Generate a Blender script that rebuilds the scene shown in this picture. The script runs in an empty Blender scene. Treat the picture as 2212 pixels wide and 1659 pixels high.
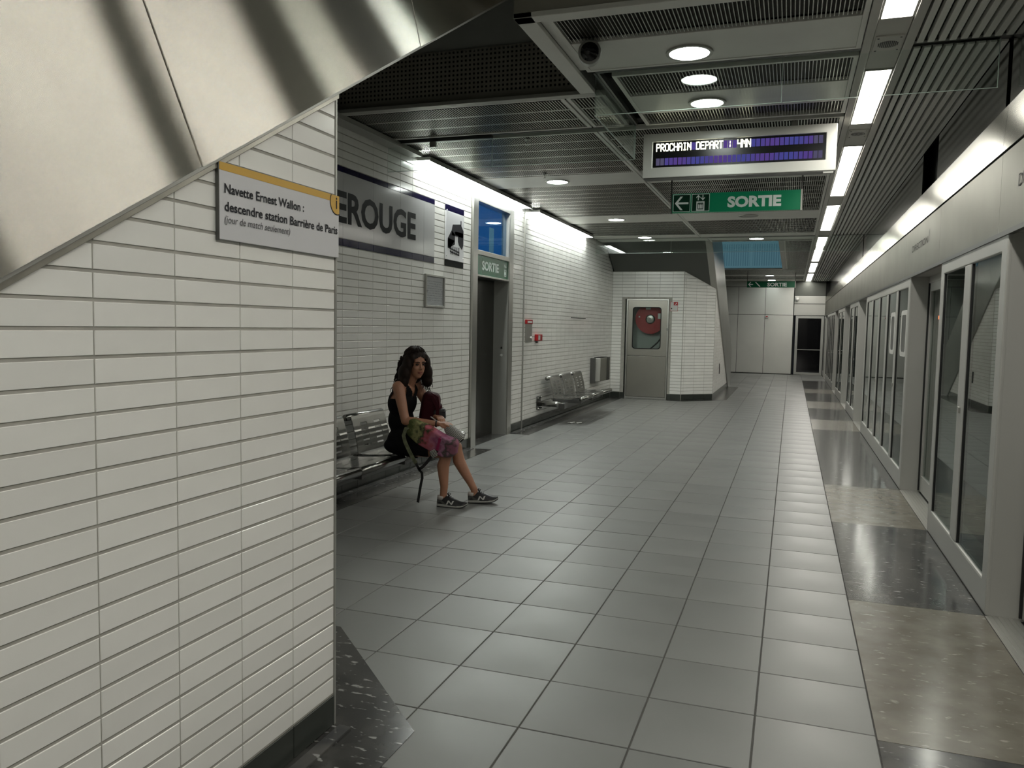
import bpy, bmesh, math, random
from mathutils import Vector, Matrix
random.seed(7)
R = math.radians
scn = bpy.context.scene
col = scn.collection

# ------------------------------------------------------------------ camera
F_PX, YAW, PITCH, ROLL, EYE = 1731.03, -0.333898, -0.0726632, 0.0186442, 1.55
fw = Vector((math.sin(YAW)*math.cos(PITCH), math.cos(YAW)*math.cos(PITCH), math.sin(PITCH)))
r0 = Vector((math.cos(YAW), -math.sin(YAW), 0)); u0 = r0.cross(fw)
rr = math.cos(ROLL)*r0 + math.sin(ROLL)*u0; uu = -math.sin(ROLL)*r0 + math.cos(ROLL)*u0
cam_d = bpy.data.cameras.new('camera'); cam = bpy.data.objects.new('camera', cam_d); col.objects.link(cam)
cam_d.sensor_fit = 'HORIZONTAL'; cam_d.sensor_width = 36.0; cam_d.lens = F_PX/2212*36.0; cam_d.clip_start = 0.02; cam_d.clip_end = 200
cam.matrix_world = Matrix(((rr.x, uu.x, -fw.x, 0), (rr.y, uu.y, -fw.y, 0), (rr.z, uu.z, -fw.z, EYE), (0, 0, 0, 1)))
scn.camera = cam

# ------------------------------------------------------------------ world and exposure
w = bpy.data.worlds.new('world'); scn.world = w; w.use_nodes = True
w.node_tree.nodes['Background'].inputs[0].default_value = (0.02, 0.022, 0.025, 1); w.node_tree.nodes['Background'].inputs[1].default_value = 0.3
vs = scn.view_settings
vs.view_transform = 'Standard'; vs.look = 'None'; vs.gamma = 1.0; vs.use_curve_mapping = False; vs.exposure = 0.0
LAMP_S = 29.0      # ceiling line lamps
WALL_S = 36.0      # tube lamps along the left wall
DOWN_S = 40.0      # round downlights

# ------------------------------------------------------------------ dimensions
XF, XL, XR, ZC, YB, YW = -1.61, -3.80, 1.07, 3.30, 17.65, 30.2
TP, RP, SK = 0.2755, 0.070, 0.124      # tile pitch, row pitch, skirting height
SL = 0.5636                             # stair slope
def z_near(y): return 1.979 + SL*(y-1.877)
def z_far(y): return SL*(22.6-y)

# ------------------------------------------------------------------ helpers
def F(o, u, v):
    u = Vector(u).normalized(); v = Vector(v).normalized(); n = u.cross(v)
    return Matrix(((u.x, v.x, n.x, o[0]), (u.y, v.y, n.y, o[1]), (u.z, v.z, n.z, o[2]), (0, 0, 0, 1)))
ID = Matrix.Identity(4)
class MB:
    def __init__(s, M=ID): s.v = []; s.f = []; s.M = M
    def pt(s, p): s.v.append(tuple(s.M @ Vector(p))); return len(s.v)-1
    def face(s, ids): s.f.append(tuple(ids))
    def poly(s, pts): s.face([s.pt(p) for p in pts]); return s
    def box(s, x0, x1, y0, y1, z0, z1):
        i = [s.pt(p) for p in ((x0,y0,z0),(x1,y0,z0),(x1,y1,z0),(x0,y1,z0),(x0,y0,z1),(x1,y0,z1),(x1,y1,z1),(x0,y1,z1))]
        for q in ((0,3,2,1),(4,5,6,7),(0,1,5,4),(1,2,6,5),(2,3,7,6),(3,0,4,7)): s.face([i[k] for k in q])
        return s
    def prism(s, pts, z0, z1):                 # pts 2D counter-clockwise, extruded along local z
        a = [s.pt((p[0], p[1], z0)) for p in pts]; b = [s.pt((p[0], p[1], z1)) for p in pts]; n = len(pts)
        s.face(a[::-1]); s.face(b)
        for k in range(n): s.face((a[k], a[(k+1)%n], b[(k+1)%n], b[k]))
        return s
    def ring(s, outer, inner, z0, z1):         # frame between two equal-length loops
        n = len(outer)
        A = [[s.pt((p[0], p[1], z)) for p in L] for L in (outer, inner) for z in (z0, z1)]
        oa, ob, ia, ib = A
        for k in range(n):
            j = (k+1) % n
            s.face((ob[k], ob[j], ib[j], ib[k])); s.face((oa[j], oa[k], ia[k], ia[j]))
            s.face((oa[k], oa[j], ob[j], ob[k])); s.face((ia[j], ia[k], ib[k], ib[j]))
        return s
    def frame(s, x0, x1, y0, y1, t, z0, z1):
        return s.ring([(x0,y0),(x1,y0),(x1,y1),(x0,y1)], [(x0+t,y0+t),(x1-t,y0+t),(x1-t,y1-t),(x0+t,y1-t)], z0, z1)
    def tube(s, path, rad, n=8, closed=False):
        P = [Vector(p) for p in path]; rings = []
        if not isinstance(rad, (list, tuple)): rad = [rad]*len(P)
        prev = None
        for k, p in enumerate(P):
            t = (P[min(k+1, len(P)-1)]-P[max(k-1, 0)]).normalized()
            if prev is None:
                a = Vector((0,0,1)) if abs(t.z) < .9 else Vector((1,0,0))
                x = t.cross(a).normalized()
            else:
                x = (prev - t*prev.dot(t)).normalized()
            prev = x; y = t.cross(x)
            rings.append([s.pt(p + rad[k]*(math.cos(2*math.pi*i/n)*x + math.sin(2*math.pi*i/n)*y)) for i in range(n)])
        for a, b in zip(rings, rings[1:]):
            for i in range(n): s.face((a[i], a[(i+1)%n], b[(i+1)%n], b[i]))
        s.face(rings[0][::-1]); s.face(rings[-1])
        return s
    def lathe(s, prof, n=24):                  # prof (r, z) about local z
        rings = []
        for r_, z in prof:
            rings.append([s.pt((r_*math.cos(2*math.pi*i/n), r_*math.sin(2*math.pi*i/n), z)) for i in range(n)])
        for a, b in zip(rings, rings[1:]):
            for i in range(n): s.face((a[i], a[(i+1)%n], b[(i+1)%n], b[i]))
        s.face(rings[0][::-1]); s.face(rings[-1])
        return s
    def ball(s, c, r3, n=12, m=8):
        c = Vector(c); rows = []
        for j in range(1, m):
            t = math.pi*j/m
            rows.append([s.pt((c.x+r3[0]*math.sin(t)*math.cos(2*math.pi*i/n), c.y+r3[1]*math.sin(t)*math.sin(2*math.pi*i/n), c.z+r3[2]*math.cos(t))) for i in range(n)])
        top = s.pt((c.x, c.y, c.z+r3[2])); bot = s.pt((c.x, c.y, c.z-r3[2]))
        for i in range(n):
            s.face((top, rows[0][i], rows[0][(i+1)%n])); s.face((bot, rows[-1][(i+1)%n], rows[-1][i]))
        for a, b in zip(rows, rows[1:]):
            for i in range(n): s.face((a[i], b[i], b[(i+1)%n], a[(i+1)%n]))
        return s
    def mesh(s, name):
        me = bpy.data.meshes.new(name); me.from_pydata(s.v, [], s.f); me.validate(); me.update(); return me
    def build(s, name, m, parent=None, smooth=False, bevel=0, kind=None):
        return link(name, s.mesh(name), m, parent, smooth, bevel, kind)
def link(name, me, m, parent=None, smooth=False, bevel=0, kind=None):
    o = bpy.data.objects.new(name, me); col.objects.link(o)
    if m is not None and not me.materials: me.materials.append(m)
    if smooth:
        for p in me.polygons: p.use_smooth = True
    if bevel:
        b = o.modifiers.new('bevel', 'BEVEL'); b.width = bevel; b.segments = 2; b.limit_method = 'ANGLE'
    if parent: adopt(o, parent)
    if kind: o['kind'] = kind
    return o
def adopt(o, parent):
    o.parent = parent; o.matrix_parent_inverse = parent_mats.get(parent.name, ID).inverted()
parent_mats = {}
def tag(o, label, cat, group=None):
    o['label'] = label; o['category'] = cat
    if group: o['group'] = group
    return o
def thing(name, label, cat, loc=(0, 0, 0), group=None):
    o = bpy.data.objects.new(name, None); col.objects.link(o); o.location = loc; o.empty_display_size = .1
    parent_mats[o.name] = Matrix.Translation(loc)
    return tag(o, label, cat, group)
def struct(o): o['kind'] = 'structure'; return o
def clip(poly, a, b, c):                       # keep a*x+b*y+c >= 0
    out = []
    for k in range(len(poly)):
        p, q = poly[k], poly[(k+1) % len(poly)]
        dp = a*p[0]+b*p[1]+c; dq = a*q[0]+b*q[1]+c
        if dp >= 0: out.append(p)
        if (dp >= 0) != (dq >= 0):
            t = dp/(dp-dq); out.append((p[0]+t*(q[0]-p[0]), p[1]+t*(q[1]-p[1])))
    return out
def area(p): return .5*sum(p[k][0]*p[(k+1)%len(p)][1]-p[(k+1)%len(p)][0]*p[k][1] for k in range(len(p)))
def text(s, height, M, m, parent, name='lettering', width=None, bold=0.0, depth=.0015, shear=0, spacing=1.0, center=False, ref=None):
    """flat lettering; M maps local (x right, y up); cap height 'height'; optional fitted width"""
    cu = bpy.data.curves.new(name, 'FONT'); cu.body = s; cu.size = 1; cu.offset = bold; cu.shear = shear; cu.space_character = spacing
    cu.resolution_u = 3; cu.extrude = 0
    ob = bpy.data.objects.new(name, cu); col.objects.link(ob)
    dg = bpy.context.evaluated_depsgraph_get(); me = bpy.data.meshes.new_from_object(ob.evaluated_get(dg))
    bpy.data.objects.remove(ob); bpy.data.curves.remove(cu)
    xs = [v.co.x for v in me.vertices]
    cap = 0.729
    sy = height/cap; sx = sy if width is None else width/(max(xs)-min(xs)); x0 = min(xs); off = -(max(xs)-min(xs))*sx/2 if center else 0
    for v in me.vertices: v.co = M @ Vector(((v.co.x-x0)*sx+off, v.co.y*sy, depth))
    me.update()
    return link(name, me, m, parent)

# ------------------------------------------------------------------ materials
MATS = {}
def nodes(name):
    m = bpy.data.materials.new(name); m.use_nodes = True; MATS[name] = m
    nt = m.node_tree; return m, nt, nt.nodes['Principled BSDF']
def N(nt, t, **kw):
    n = nt.nodes.new(t)
    for k, v in kw.items(): setattr(n, k, v)
    return n
def mat(name, c, rough=.5, metal=0.0, spec=.5, noise=0, nscale=8, bump=0, bscale=60, island=0, coat=0, aniso=None, emit=None, estr=0, stretch=None, rnoise=0):
    m, nt, p = nodes(name); L = nt.links.new
    p.inputs['Base Color'].default_value = (*c, 1); p.inputs['Roughness'].default_value = rough; p.inputs['Metallic'].default_value = metal
    p.inputs['Specular IOR Level'].default_value = spec
    if coat: p.inputs['Coat Weight'].default_value = coat; p.inputs['Coat Roughness'].default_value = .08
    if emit: p.inputs['Emission Color'].default_value = (*emit, 1); p.inputs['Emission Strength'].default_value = estr
    tc = None
    if noise or bump or rnoise:
        tc = N(nt, 'ShaderNodeTexCoord'); mp = N(nt, 'ShaderNodeMapping'); L(tc.outputs['Object'], mp.inputs[0])
        if stretch: mp.inputs['Scale'].default_value = stretch
    fac = None
    if noise:
        nz = N(nt, 'ShaderNodeTexNoise'); nz.inputs['Scale'].default_value = nscale; nz.inputs['Detail'].default_value = 5; L(mp.outputs[0], nz.inputs['Vector'])
        mr = N(nt, 'ShaderNodeMapRange'); mr.inputs[1].default_value = .3; mr.inputs[2].default_value = .7; mr.inputs[3].default_value = 1-noise; mr.inputs[4].default_value = 1+noise
        L(nz.outputs['Fac'], mr.inputs[0]); fac = mr.outputs[0]
    if island:
        g = N(nt, 'ShaderNodeNewGeometry'); oi = N(nt, 'ShaderNodeObjectInfo'); ad = N(nt, 'ShaderNodeMath', operation='ADD'); fr = N(nt, 'ShaderNodeMath', operation='FRACT')
        L(g.outputs['Random Per Island'], ad.inputs[0]); L(oi.outputs['Random'], ad.inputs[1]); L(ad.outputs[0], fr.inputs[0])
        mr2 = N(nt, 'ShaderNodeMapRange'); mr2.inputs[3].default_value = 1-island; mr2.inputs[4].default_value = 1+island; L(fr.outputs[0], mr2.inputs[0])
        if fac: mu = N(nt, 'ShaderNodeMath', operation='MULTIPLY'); L(fac, mu.inputs[0]); L(mr2.outputs[0], mu.inputs[1]); fac = mu.outputs[0]
        else: fac = mr2.outputs[0]
    if fac:
        vm = N(nt, 'ShaderNodeVectorMath', operation='SCALE'); vm.inputs[0].default_value = c; L(fac, vm.inputs['Scale']); L(vm.outputs[0], p.inputs['Base Color'])
    if rnoise:
        nr = N(nt, 'ShaderNodeTexNoise'); nr.inputs['Scale'].default_value = nscale*.6; nr.inputs['Detail'].default_value = 4; L(mp.outputs[0], nr.inputs['Vector'])
        mr3 = N(nt, 'ShaderNodeMapRange'); mr3.inputs[1].default_value = .3; mr3.inputs[2].default_value = .7; mr3.inputs[3].default_value = max(.02, rough-rnoise); mr3.inputs[4].default_value = rough+rnoise
        L(nr.outputs['Fac'], mr3.inputs[0]); L(mr3.outputs[0], p.inputs['Roughness'])
    if bump:
        nb = N(nt, 'ShaderNodeTexNoise'); nb.inputs['Scale'].default_value = bscale; nb.inputs['Detail'].default_value = 3; L(mp.outputs[0], nb.inputs['Vector'])
        bp = N(nt, 'ShaderNodeBump'); bp.inputs['Strength'].default_value = bump; bp.inputs['Distance'].default_value = .01; L(nb.outputs['Fac'], bp.inputs['Height']); L(bp.outputs[0], p.inputs['Normal'])
    if aniso:
        p.inputs['Anisotropic'].default_value = aniso[0]
        cv = N(nt, 'ShaderNodeCombineXYZ')
        for k in range(3): cv.inputs[k].default_value = aniso[1][k]
        L(cv.outputs[0], p.inputs['Tangent'])
    return m
def emis(name, c, s):
    m = bpy.data.materials.new(name); m.use_nodes = True; nt = m.node_tree; nt.nodes.clear()
    e = N(nt, 'ShaderNodeEmission'); e.inputs[0].default_value = (*c, 1); e.inputs[1].default_value = s
    o = N(nt, 'ShaderNodeOutputMaterial'); nt.links.new(e.outputs[0], o.inputs[0]); MATS[name] = m; return m
def glass(name, tint, ior=1.5, rough=0.0):
    m = bpy.data.materials.new(name); m.use_nodes = True; nt = m.node_tree; nt.nodes.clear(); L = nt.links.new
    t = N(nt, 'ShaderNodeBsdfTransparent'); t.inputs[0].default_value = (*tint, 1)
    g = N(nt, 'ShaderNodeBsdfGlossy'); g.inputs['Color'].default_value = (.95, .97, .96, 1); g.inputs['Roughness'].default_value = rough
    fr = N(nt, 'ShaderNodeFresnel'); fr.inputs['IOR'].default_value = ior
    mx = N(nt, 'ShaderNodeMixShader'); o = N(nt, 'ShaderNodeOutputMaterial')
    ge = N(nt, 'ShaderNodeNewGeometry'); mi = N(nt, 'ShaderNodeMapRange'); mi.inputs[3].default_value = ior; mi.inputs[4].default_value = 1/ior
    L(ge.outputs['Backfacing'], mi.inputs[0]); L(mi.outputs[0], fr.inputs['IOR'])          # same reflectance on both faces of a thin pane
    L(fr.outputs[0], mx.inputs[0]); L(t.outputs[0], mx.inputs[1]); L(g.outputs[0], mx.inputs[2]); L(mx.outputs[0], o.inputs[0]); MATS[name] = m; return m
def granite(name, base, dark, fleck, famt=.62, rough=.22, scale=1.0):
    m, nt, p = nodes(name); L = nt.links.new
    tc = N(nt, 'ShaderNodeTexCoord'); mp = N(nt, 'ShaderNodeMapping'); mp.inputs['Scale'].default_value = (14*scale, 34*scale, 20*scale); L(tc.outputs['Object'], mp.inputs[0])
    n1 = N(nt, 'ShaderNodeTexNoise'); n1.inputs['Scale'].default_value = 1.0; n1.inputs['Detail'].default_value = 3; n1.inputs['Roughness'].default_value = .55; L(mp.outputs[0], n1.inputs['Vector'])
    r1 = N(nt, 'ShaderNodeMapRange'); r1.inputs[1].default_value = famt; r1.inputs[2].default_value = famt+.06; L(n1.outputs['Fac'], r1.inputs[0])
    n2 = N(nt, 'ShaderNodeTexNoise'); n2.inputs['Scale'].default_value = 6*scale; n2.inputs['Detail'].default_value = 6; L(tc.outputs['Object'], n2.inputs['Vector'])
    r2 = N(nt, 'ShaderNodeMapRange'); r2.inputs[1].default_value = .35; r2.inputs[2].default_value = .65; L(n2.outputs['Fac'], r2.inputs[0])
    m1 = N(nt, 'ShaderNodeMix', data_type='RGBA'); m1.inputs['A'].default_value = (*dark, 1); m1.inputs['B'].default_value = (*base, 1); L(r2.outputs[0], m1.inputs['Factor'])
    m2 = N(nt, 'ShaderNodeMix', data_type='RGBA'); m2.inputs['B'].default_value = (*fleck, 1); L(m1.outputs['Result'], m2.inputs['A']); L(r1.outputs[0], m2.inputs['Factor'])
    L(m2.outputs['Result'], p.inputs['Base Color']); p.inputs['Roughness'].default_value = rough; return m

T_WHITE = mat('white_glazed_tile', (.87, .865, .825), .16, island=.035, noise=.03, nscale=5, bump=.02, bscale=9)
T_GROUT = mat('grout', (.40, .39, .35), .85, noise=.12, nscale=12)
T_SKIRT = mat('dark_green_tile', (.040, .046, .040), .22, island=.08)
T_NAVY = mat('navy_tile', (.010, .008, .040), .10, spec=.25, island=.1)
def brushed(name, c, rough, an, T, wav=.0):
    m = bpy.data.materials.new(name); m.use_nodes = True; nt = m.node_tree; nt.nodes.clear(); L = nt.links.new
    g = N(nt, 'ShaderNodeBsdfAnisotropic'); g.distribution = 'GGX'; g.inputs['Roughness'].default_value = rough; g.inputs['Anisotropy'].default_value = an
    cv = N(nt, 'ShaderNodeCombineXYZ')
    for k in range(3): cv.inputs[k].default_value = T[k]
    L(cv.outputs[0], g.inputs['Tangent'])
    tc = N(nt, 'ShaderNodeTexCoord'); nz = N(nt, 'ShaderNodeTexNoise'); nz.inputs['Scale'].default_value = 2.5; nz.inputs['Detail'].default_value = 4; L(tc.outputs['Object'], nz.inputs['Vector'])
    mr = N(nt, 'ShaderNodeMapRange'); mr.inputs[1].default_value = .3; mr.inputs[2].default_value = .7; mr.inputs[3].default_value = .95; mr.inputs[4].default_value = 1.05; L(nz.outputs['Fac'], mr.inputs[0])
    vm = N(nt, 'ShaderNodeVectorMath', operation='SCALE'); vm.inputs[0].default_value = c; L(mr.outputs[0], vm.inputs['Scale']); L(vm.outputs[0], g.inputs['Color'])
    if wav:
        n2 = N(nt, 'ShaderNodeTexNoise'); n2.inputs['Scale'].default_value = 1.3; n2.inputs['Detail'].default_value = 1; L(tc.outputs['Object'], n2.inputs['Vector'])
        bp = N(nt, 'ShaderNodeBump'); bp.inputs['Strength'].default_value = wav; bp.inputs['Distance'].default_value = .05; L(n2.outputs['Fac'], bp.inputs['Height']); L(bp.outputs[0], g.inputs['Normal'])
    o = N(nt, 'ShaderNodeOutputMaterial'); L(g.outputs[0], o.inputs[0]); MATS[name] = m; return m
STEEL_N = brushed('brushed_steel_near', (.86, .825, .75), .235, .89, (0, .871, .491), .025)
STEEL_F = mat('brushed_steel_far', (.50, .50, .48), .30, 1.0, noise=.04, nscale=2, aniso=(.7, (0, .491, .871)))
STEEL = mat('stainless_steel', (.50, .50, .47), .30, 1.0, noise=.04, nscale=3)

STEEL_U = brushed('bright_steel_header', (.36, .36, .335), .20, .62, (0, 1, 0), .01)
STEEL_H = brushed('satin_steel_header', (.32, .32, .295), .36, .60, (0, 1, 0), .01)
STEEL_W = mat('satin_steel_panel', (.68, .68, .64), .36, .4, noise=.05, nscale=1.2)
STEEL_P = mat('polished_bench_steel', (.27, .27, .255), .24, 1.0, noise=.04, nscale=6)
STEEL_D = mat('dark_steel', (.12, .12, .115), .35, .8)
MIRROR_D = mat('wavy_polished_sheet', (.10, .105, .10), .10, 1.0, bump=.05, bscale=2.2, stretch=(1, .5, 2))
ALU = mat('pale_aluminium', (.42, .42, .39), .4, .6)
DOORGREY = mat('grey_door_paint', (.40, .40, .375), .42, .15, noise=.02, nscale=3)
CEILGREY = mat('ceiling_grey_metal', (.68, .68, .635), .38, .15, noise=.03, nscale=4)
CEILBAR = mat('ceiling_grille_metal', (.40, .40, .365), .26, .8)
SLATGREY = mat('slat_grey_metal', (.74, .74, .69), .4, .1)
TROUGH = mat('trough_cream_metal', (.52, .51, .47), .45, .1)
VOID = mat('dark_void', (.012, .012, .011), .9)
SOFFIT = mat('dark_soffit_paint', (.085, .09, .08), .55)
FASCIA = mat('brown_perforated_sheet', (.28, .27, .23), .5, .2)
WELL = mat('stairwell_grey', (.32, .33, .31), .7)
RUBBER = mat('black_rubber', (.008, .008, .008), .6)
BLACK = mat('matte_black', (.01, .01, .01), .5)
FLOORT = mat('grey_floor_tile', (.172, .175, .167), .38, noise=.05, nscale=2.2, island=.05, rnoise=.06)
FLOORG = mat('floor_joint', (.085, .083, .077), .9)
GRAN_D = granite('dark_flecked_granite', (.050, .049, .045), (.020, .020, .019), (.26, .26, .25), .60, .2)
GRAN_M = granite('grey_granite_slab', (.105, .102, .096), (.05, .052, .053), (.30, .30, .29), .635, .16)
GRAN_B = granite('brown_granite_slab', (.20, .187, .155), (.15, .138, .112), (.30, .285, .25), .62, .22)
GLASS_D = glass('platform_glass', (.72, .79, .76), 1.52)
GLASS_C = glass('clear_screen_glass', (.93, .96, .945), 1.36)
GLASS_B = glass('blue_glass', (.65, .8, .9), 1.5)
GLASS_K = mat('black_glass', (.003, .003, .004), .04, 0, .25)
LAMP = emis('lamp_diffuser', (1.0, .965, .88), LAMP_S)
WLAMP = emis('wall_lamp_diffuser', (.95, 1.0, .95), WALL_S)
DLAMP = emis('downlight_diffuser', (.93, 1.0, .94), DOWN_S)
BLUE = emis('blue_daylight_glow', (.040, .092, .118), 1.0)  # daylight falling on the well's metal end face, put in as emission
BLUE2 = emis('blue_daylight_rib_glow', (.058, .125, .152), 1.0)
BLUE3 = emis('blue_shaft_glow', (.015, .10, .26), 1.1)  # emission standing in for daylight inside the lift shaft
SIGN_W = mat('white_sign_enamel', (.66, .66, .68), .22)
SIGN_G = mat('station_sign_enamel', (.50, .50, .50), .14, spec=.3)
SIGN_Y = mat('amber_sign_print', (.62, .37, .05), .35)
SIGN_K = mat('black_sign_print', (.010, .010, .015), .45, spec=.2)
SIGN_KG = mat('charcoal_sign_print', (.016, .017, .016), .55, spec=.08)
SIGN_GR = mat('grey_sign_print', (.05, .05, .055), .4)
GREEN = mat('green_exit_enamel', (.003, .125, .055), .3, emit=(.003, .16, .07), estr=.25)
GREEN_D = mat('dark_green_enamel', (.002, .05, .024), .3)
GREEN_P = mat('green_plate', (.003, .12, .05), .25)
WHITE_P = mat('white_print', (.62, .68, .64), .4, emit=(.6, .68, .62), estr=.12)
WHITE = mat('white_plastic', (.60, .60, .57), .4)
RED = mat('red_paint', (.40, .008, .012), .35)
RED_R = mat('red_hose_reel', (.30, .012, .014), .45)
SKIN = mat('skin', (.36, .175, .105), .5, noise=.06, nscale=14)

def bar(mb, x0, x1, y0, y1, z0, z1): mb.box(x0, x1, y0, y1, z0, z1)

# ================================================================== FLOOR
def vis_dist(x, y, z=0): return math.sqrt(x*x+y*y+(z-EYE)**2)
fl = struct(MB().box(-4.3, 1.40, -6, YW+.2, -.12, -.006).build('floor', FLOORG))
fl['label'] = 'grey tiled metro platform floor'
def tile_mesh(pts, t, ins=.0022):
    mb = MB(); cx = sum(p[0] for p in pts)/len(pts); cy = sum(p[1] for p in pts)/len(pts)
    return mb, cx, cy
def add_tile(mb, pts, z0, z1, ins):
    """prism with a chamfered top edge; pts 2D ccw in the local frame of mb"""
    n = len(pts); inner = []
    for k in range(n):
        p0, p1, p2 = Vector(pts[k-1]), Vector(pts[k]), Vector(pts[(k+1) % n])
        d1 = (p1-p0); d2 = (p2-p1)
        if d1.length < 1e-6 or d2.length < 1e-6: inner.append(tuple(p1)); continue
        d1.normalize(); d2.normalize(); n1 = Vector((-d1.y, d1.x)); n2 = Vector((-d2.y, d2.x))
        den = 1+n1.dot(n2); off = (n1+n2)*(ins/max(den, .3)); inner.append((p1.x+off.x, p1.y+off.y))
    a = [mb.pt((p[0], p[1], z0)) for p in pts]; b = [mb.pt((p[0], p[1], z1-ins)) for p in pts]; c = [mb.pt((p[0], p[1], z1)) for p in inner]
    mb.face(c)
    for k in range(n):
        j = (k+1) % n
        mb.face((a[k], a[j], b[j], b[k])); mb.face((b[k], b[j], c[j], c[k]))
xs = [.372, -.076]
while xs[-1] > -3.6: xs.append(xs[-1]-.43)
ys = [2.848+.4375*k for k in range(-20, 63)]
cells = []
for i in range(len(xs)-1):
    for j in range(len(ys)-1):
        x0, x1, y0, y1 = xs[i+1], xs[i], ys[j], min(ys[j+1], YW)
        if x1 < XF-.1 and (y1 < 2.2 or (x1+y1) < .9 and y1 < 3.6): continue
        if x1 < -1.75 and y0 > 18.4: 
            if x1 < -1.9 and y1 < 23.5: continue
        cells.append((x0, x1, y0, y1))
cells.append((.372, 1.06, 26.7, 27.1))
def infront(c): return c[3] > 1.9 and c[0] > -3.5
order = sorted(cells, key=lambda c: (0 if infront(c) else 1, (c[0]+c[1])**2/4+(c[2]+c[3])**2/4))
big = {}
rest = MB()
for k, (x0, x1, y0, y1) in enumerate(order):
    g = .0028; wd, hd = round(x1-x0-2*g, 3), round(y1-y0-2*g, 3); dz = random.uniform(-.0006, .0006)
    if k < 300 and infront((x0, x1, y0, y1)):
        key = (wd, hd)
        if key not in big:
            mb = MB(); add_tile(mb, [(-wd/2, -hd/2), (wd/2, -hd/2), (wd/2, hd/2), (-wd/2, hd/2)], -.008, 0, .0018); big[key] = mb.mesh('tile'); big[key].materials.append(FLOORT)
        o = link('tile', big[key], None, fl); o.location = ((x0+x1)/2, (y0+y1)/2, dz)
    else:
        add_tile(rest, [(x0+g, y0+g), (x1-g, y0+g), (x1-g, y1-g), (x0+g, y1-g)], -.008, dz, .0018)
rest.build('tile_field', FLOORT, fl, kind='stuff')
# far cross strip of plain tiles beside the doors at the end of the platform
mb = MB()
for j in range(7):
    add_tile(mb, [(.375, 26.75+j*.49), (1.06, 26.75+j*.49), (1.06, 27.235+j*.49), (.375, 27.235+j*.49)], -.008, 0, .0018)
mb.build('end_tiles', FLOORT, fl, kind='stuff')
# granite safety strip along the doors: pale slabs before the doors, dark slabs before the fixed panels
OPEN = [(-3.4, -1.7), (3.25, 4.95), (6.965, 8.67), (13.5, 15.05), (17.2, 18.9), (21.4, 22.9), (27.7, 29.3)]
FIXED = [(-1.7, 3.25, 5), (4.95, 6.965, 2), (8.67, 13.5, 5), (15.05, 17.2, 2), (18.9, 21.4, 2), (22.9, 27.7, 5), (29.3, YW, 1)]
for a, b in OPEN[:-1]:
    MB().box(.374, XR-.004, a+.002, min(b, 26.7)-.002, -.01, .001).build('granite_slab', GRAN_B, fl)
for a, b, n in FIXED[:-1]:
    MB().box(.374, XR-.004, a+.002, min(b, 26.7)-.002, -.01, .001).build('granite_slab', GRAN_M, fl)
# dark granite borders at the wall feet
def slab(pts): MB().prism(pts, -.01, .003).build('granite_border', GRAN_D, fl)
slab([(XF, -1.6), (-1.294, -1.6), (-1.294, 2.671), (XF, 2.62+.0)])
slab([(XF, 2.62), (-1.294, 2.671), (-2.109, 3.486), (-2.24, 3.25)])
slab([(XL, 3.25), (-2.24, 3.25), (-2.109, 3.486), (-3.48, 3.486), (XL, 3.486)])
slab([(XL, 3.49), (-3.48, 3.49), (-3.48, 9.3), (XL, 9.3)])
slab([(XL, 10.80), (-3.48, 10.80), (-3.48, 17.35), (XL, 17.65)])
slab([(XL, 17.64), (-3.48, 17.36), (-2.12, 17.36), (-2.23, 17.65)])
slab([(-2.23, 17.65), (-2.12, 17.36), (-1.30, 18.15), (XF, 18.25)])
slab([(XF, 18.25), (-1.30, 18.15), (-1.30, 22.4), (XF, 22.6)])
MB().box(-4.25, XL+.02, 9.3, 10.83, -.01, .004).build('lift_threshold', GRAN_M, fl)
# thin raised kerb in front of the skirting
for pts in ([(XL+.03, 3.3), (XL+.10, 3.3), (XL+.10, 9.26), (XL+.03, 9.26)], [(XL+.03, 10.86), (XL+.10, 10.86), (XL+.10, 17.55), (XL+.03, 17.60)], [(XF+.03, -1.6), (XF+.085, -1.6), (XF+.085, 2.60), (XF+.03, 2.60)]):
    MB().prism(pts, 0, .012).build('kerb_strip', GRAN_M, fl, bevel=.003)

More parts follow.
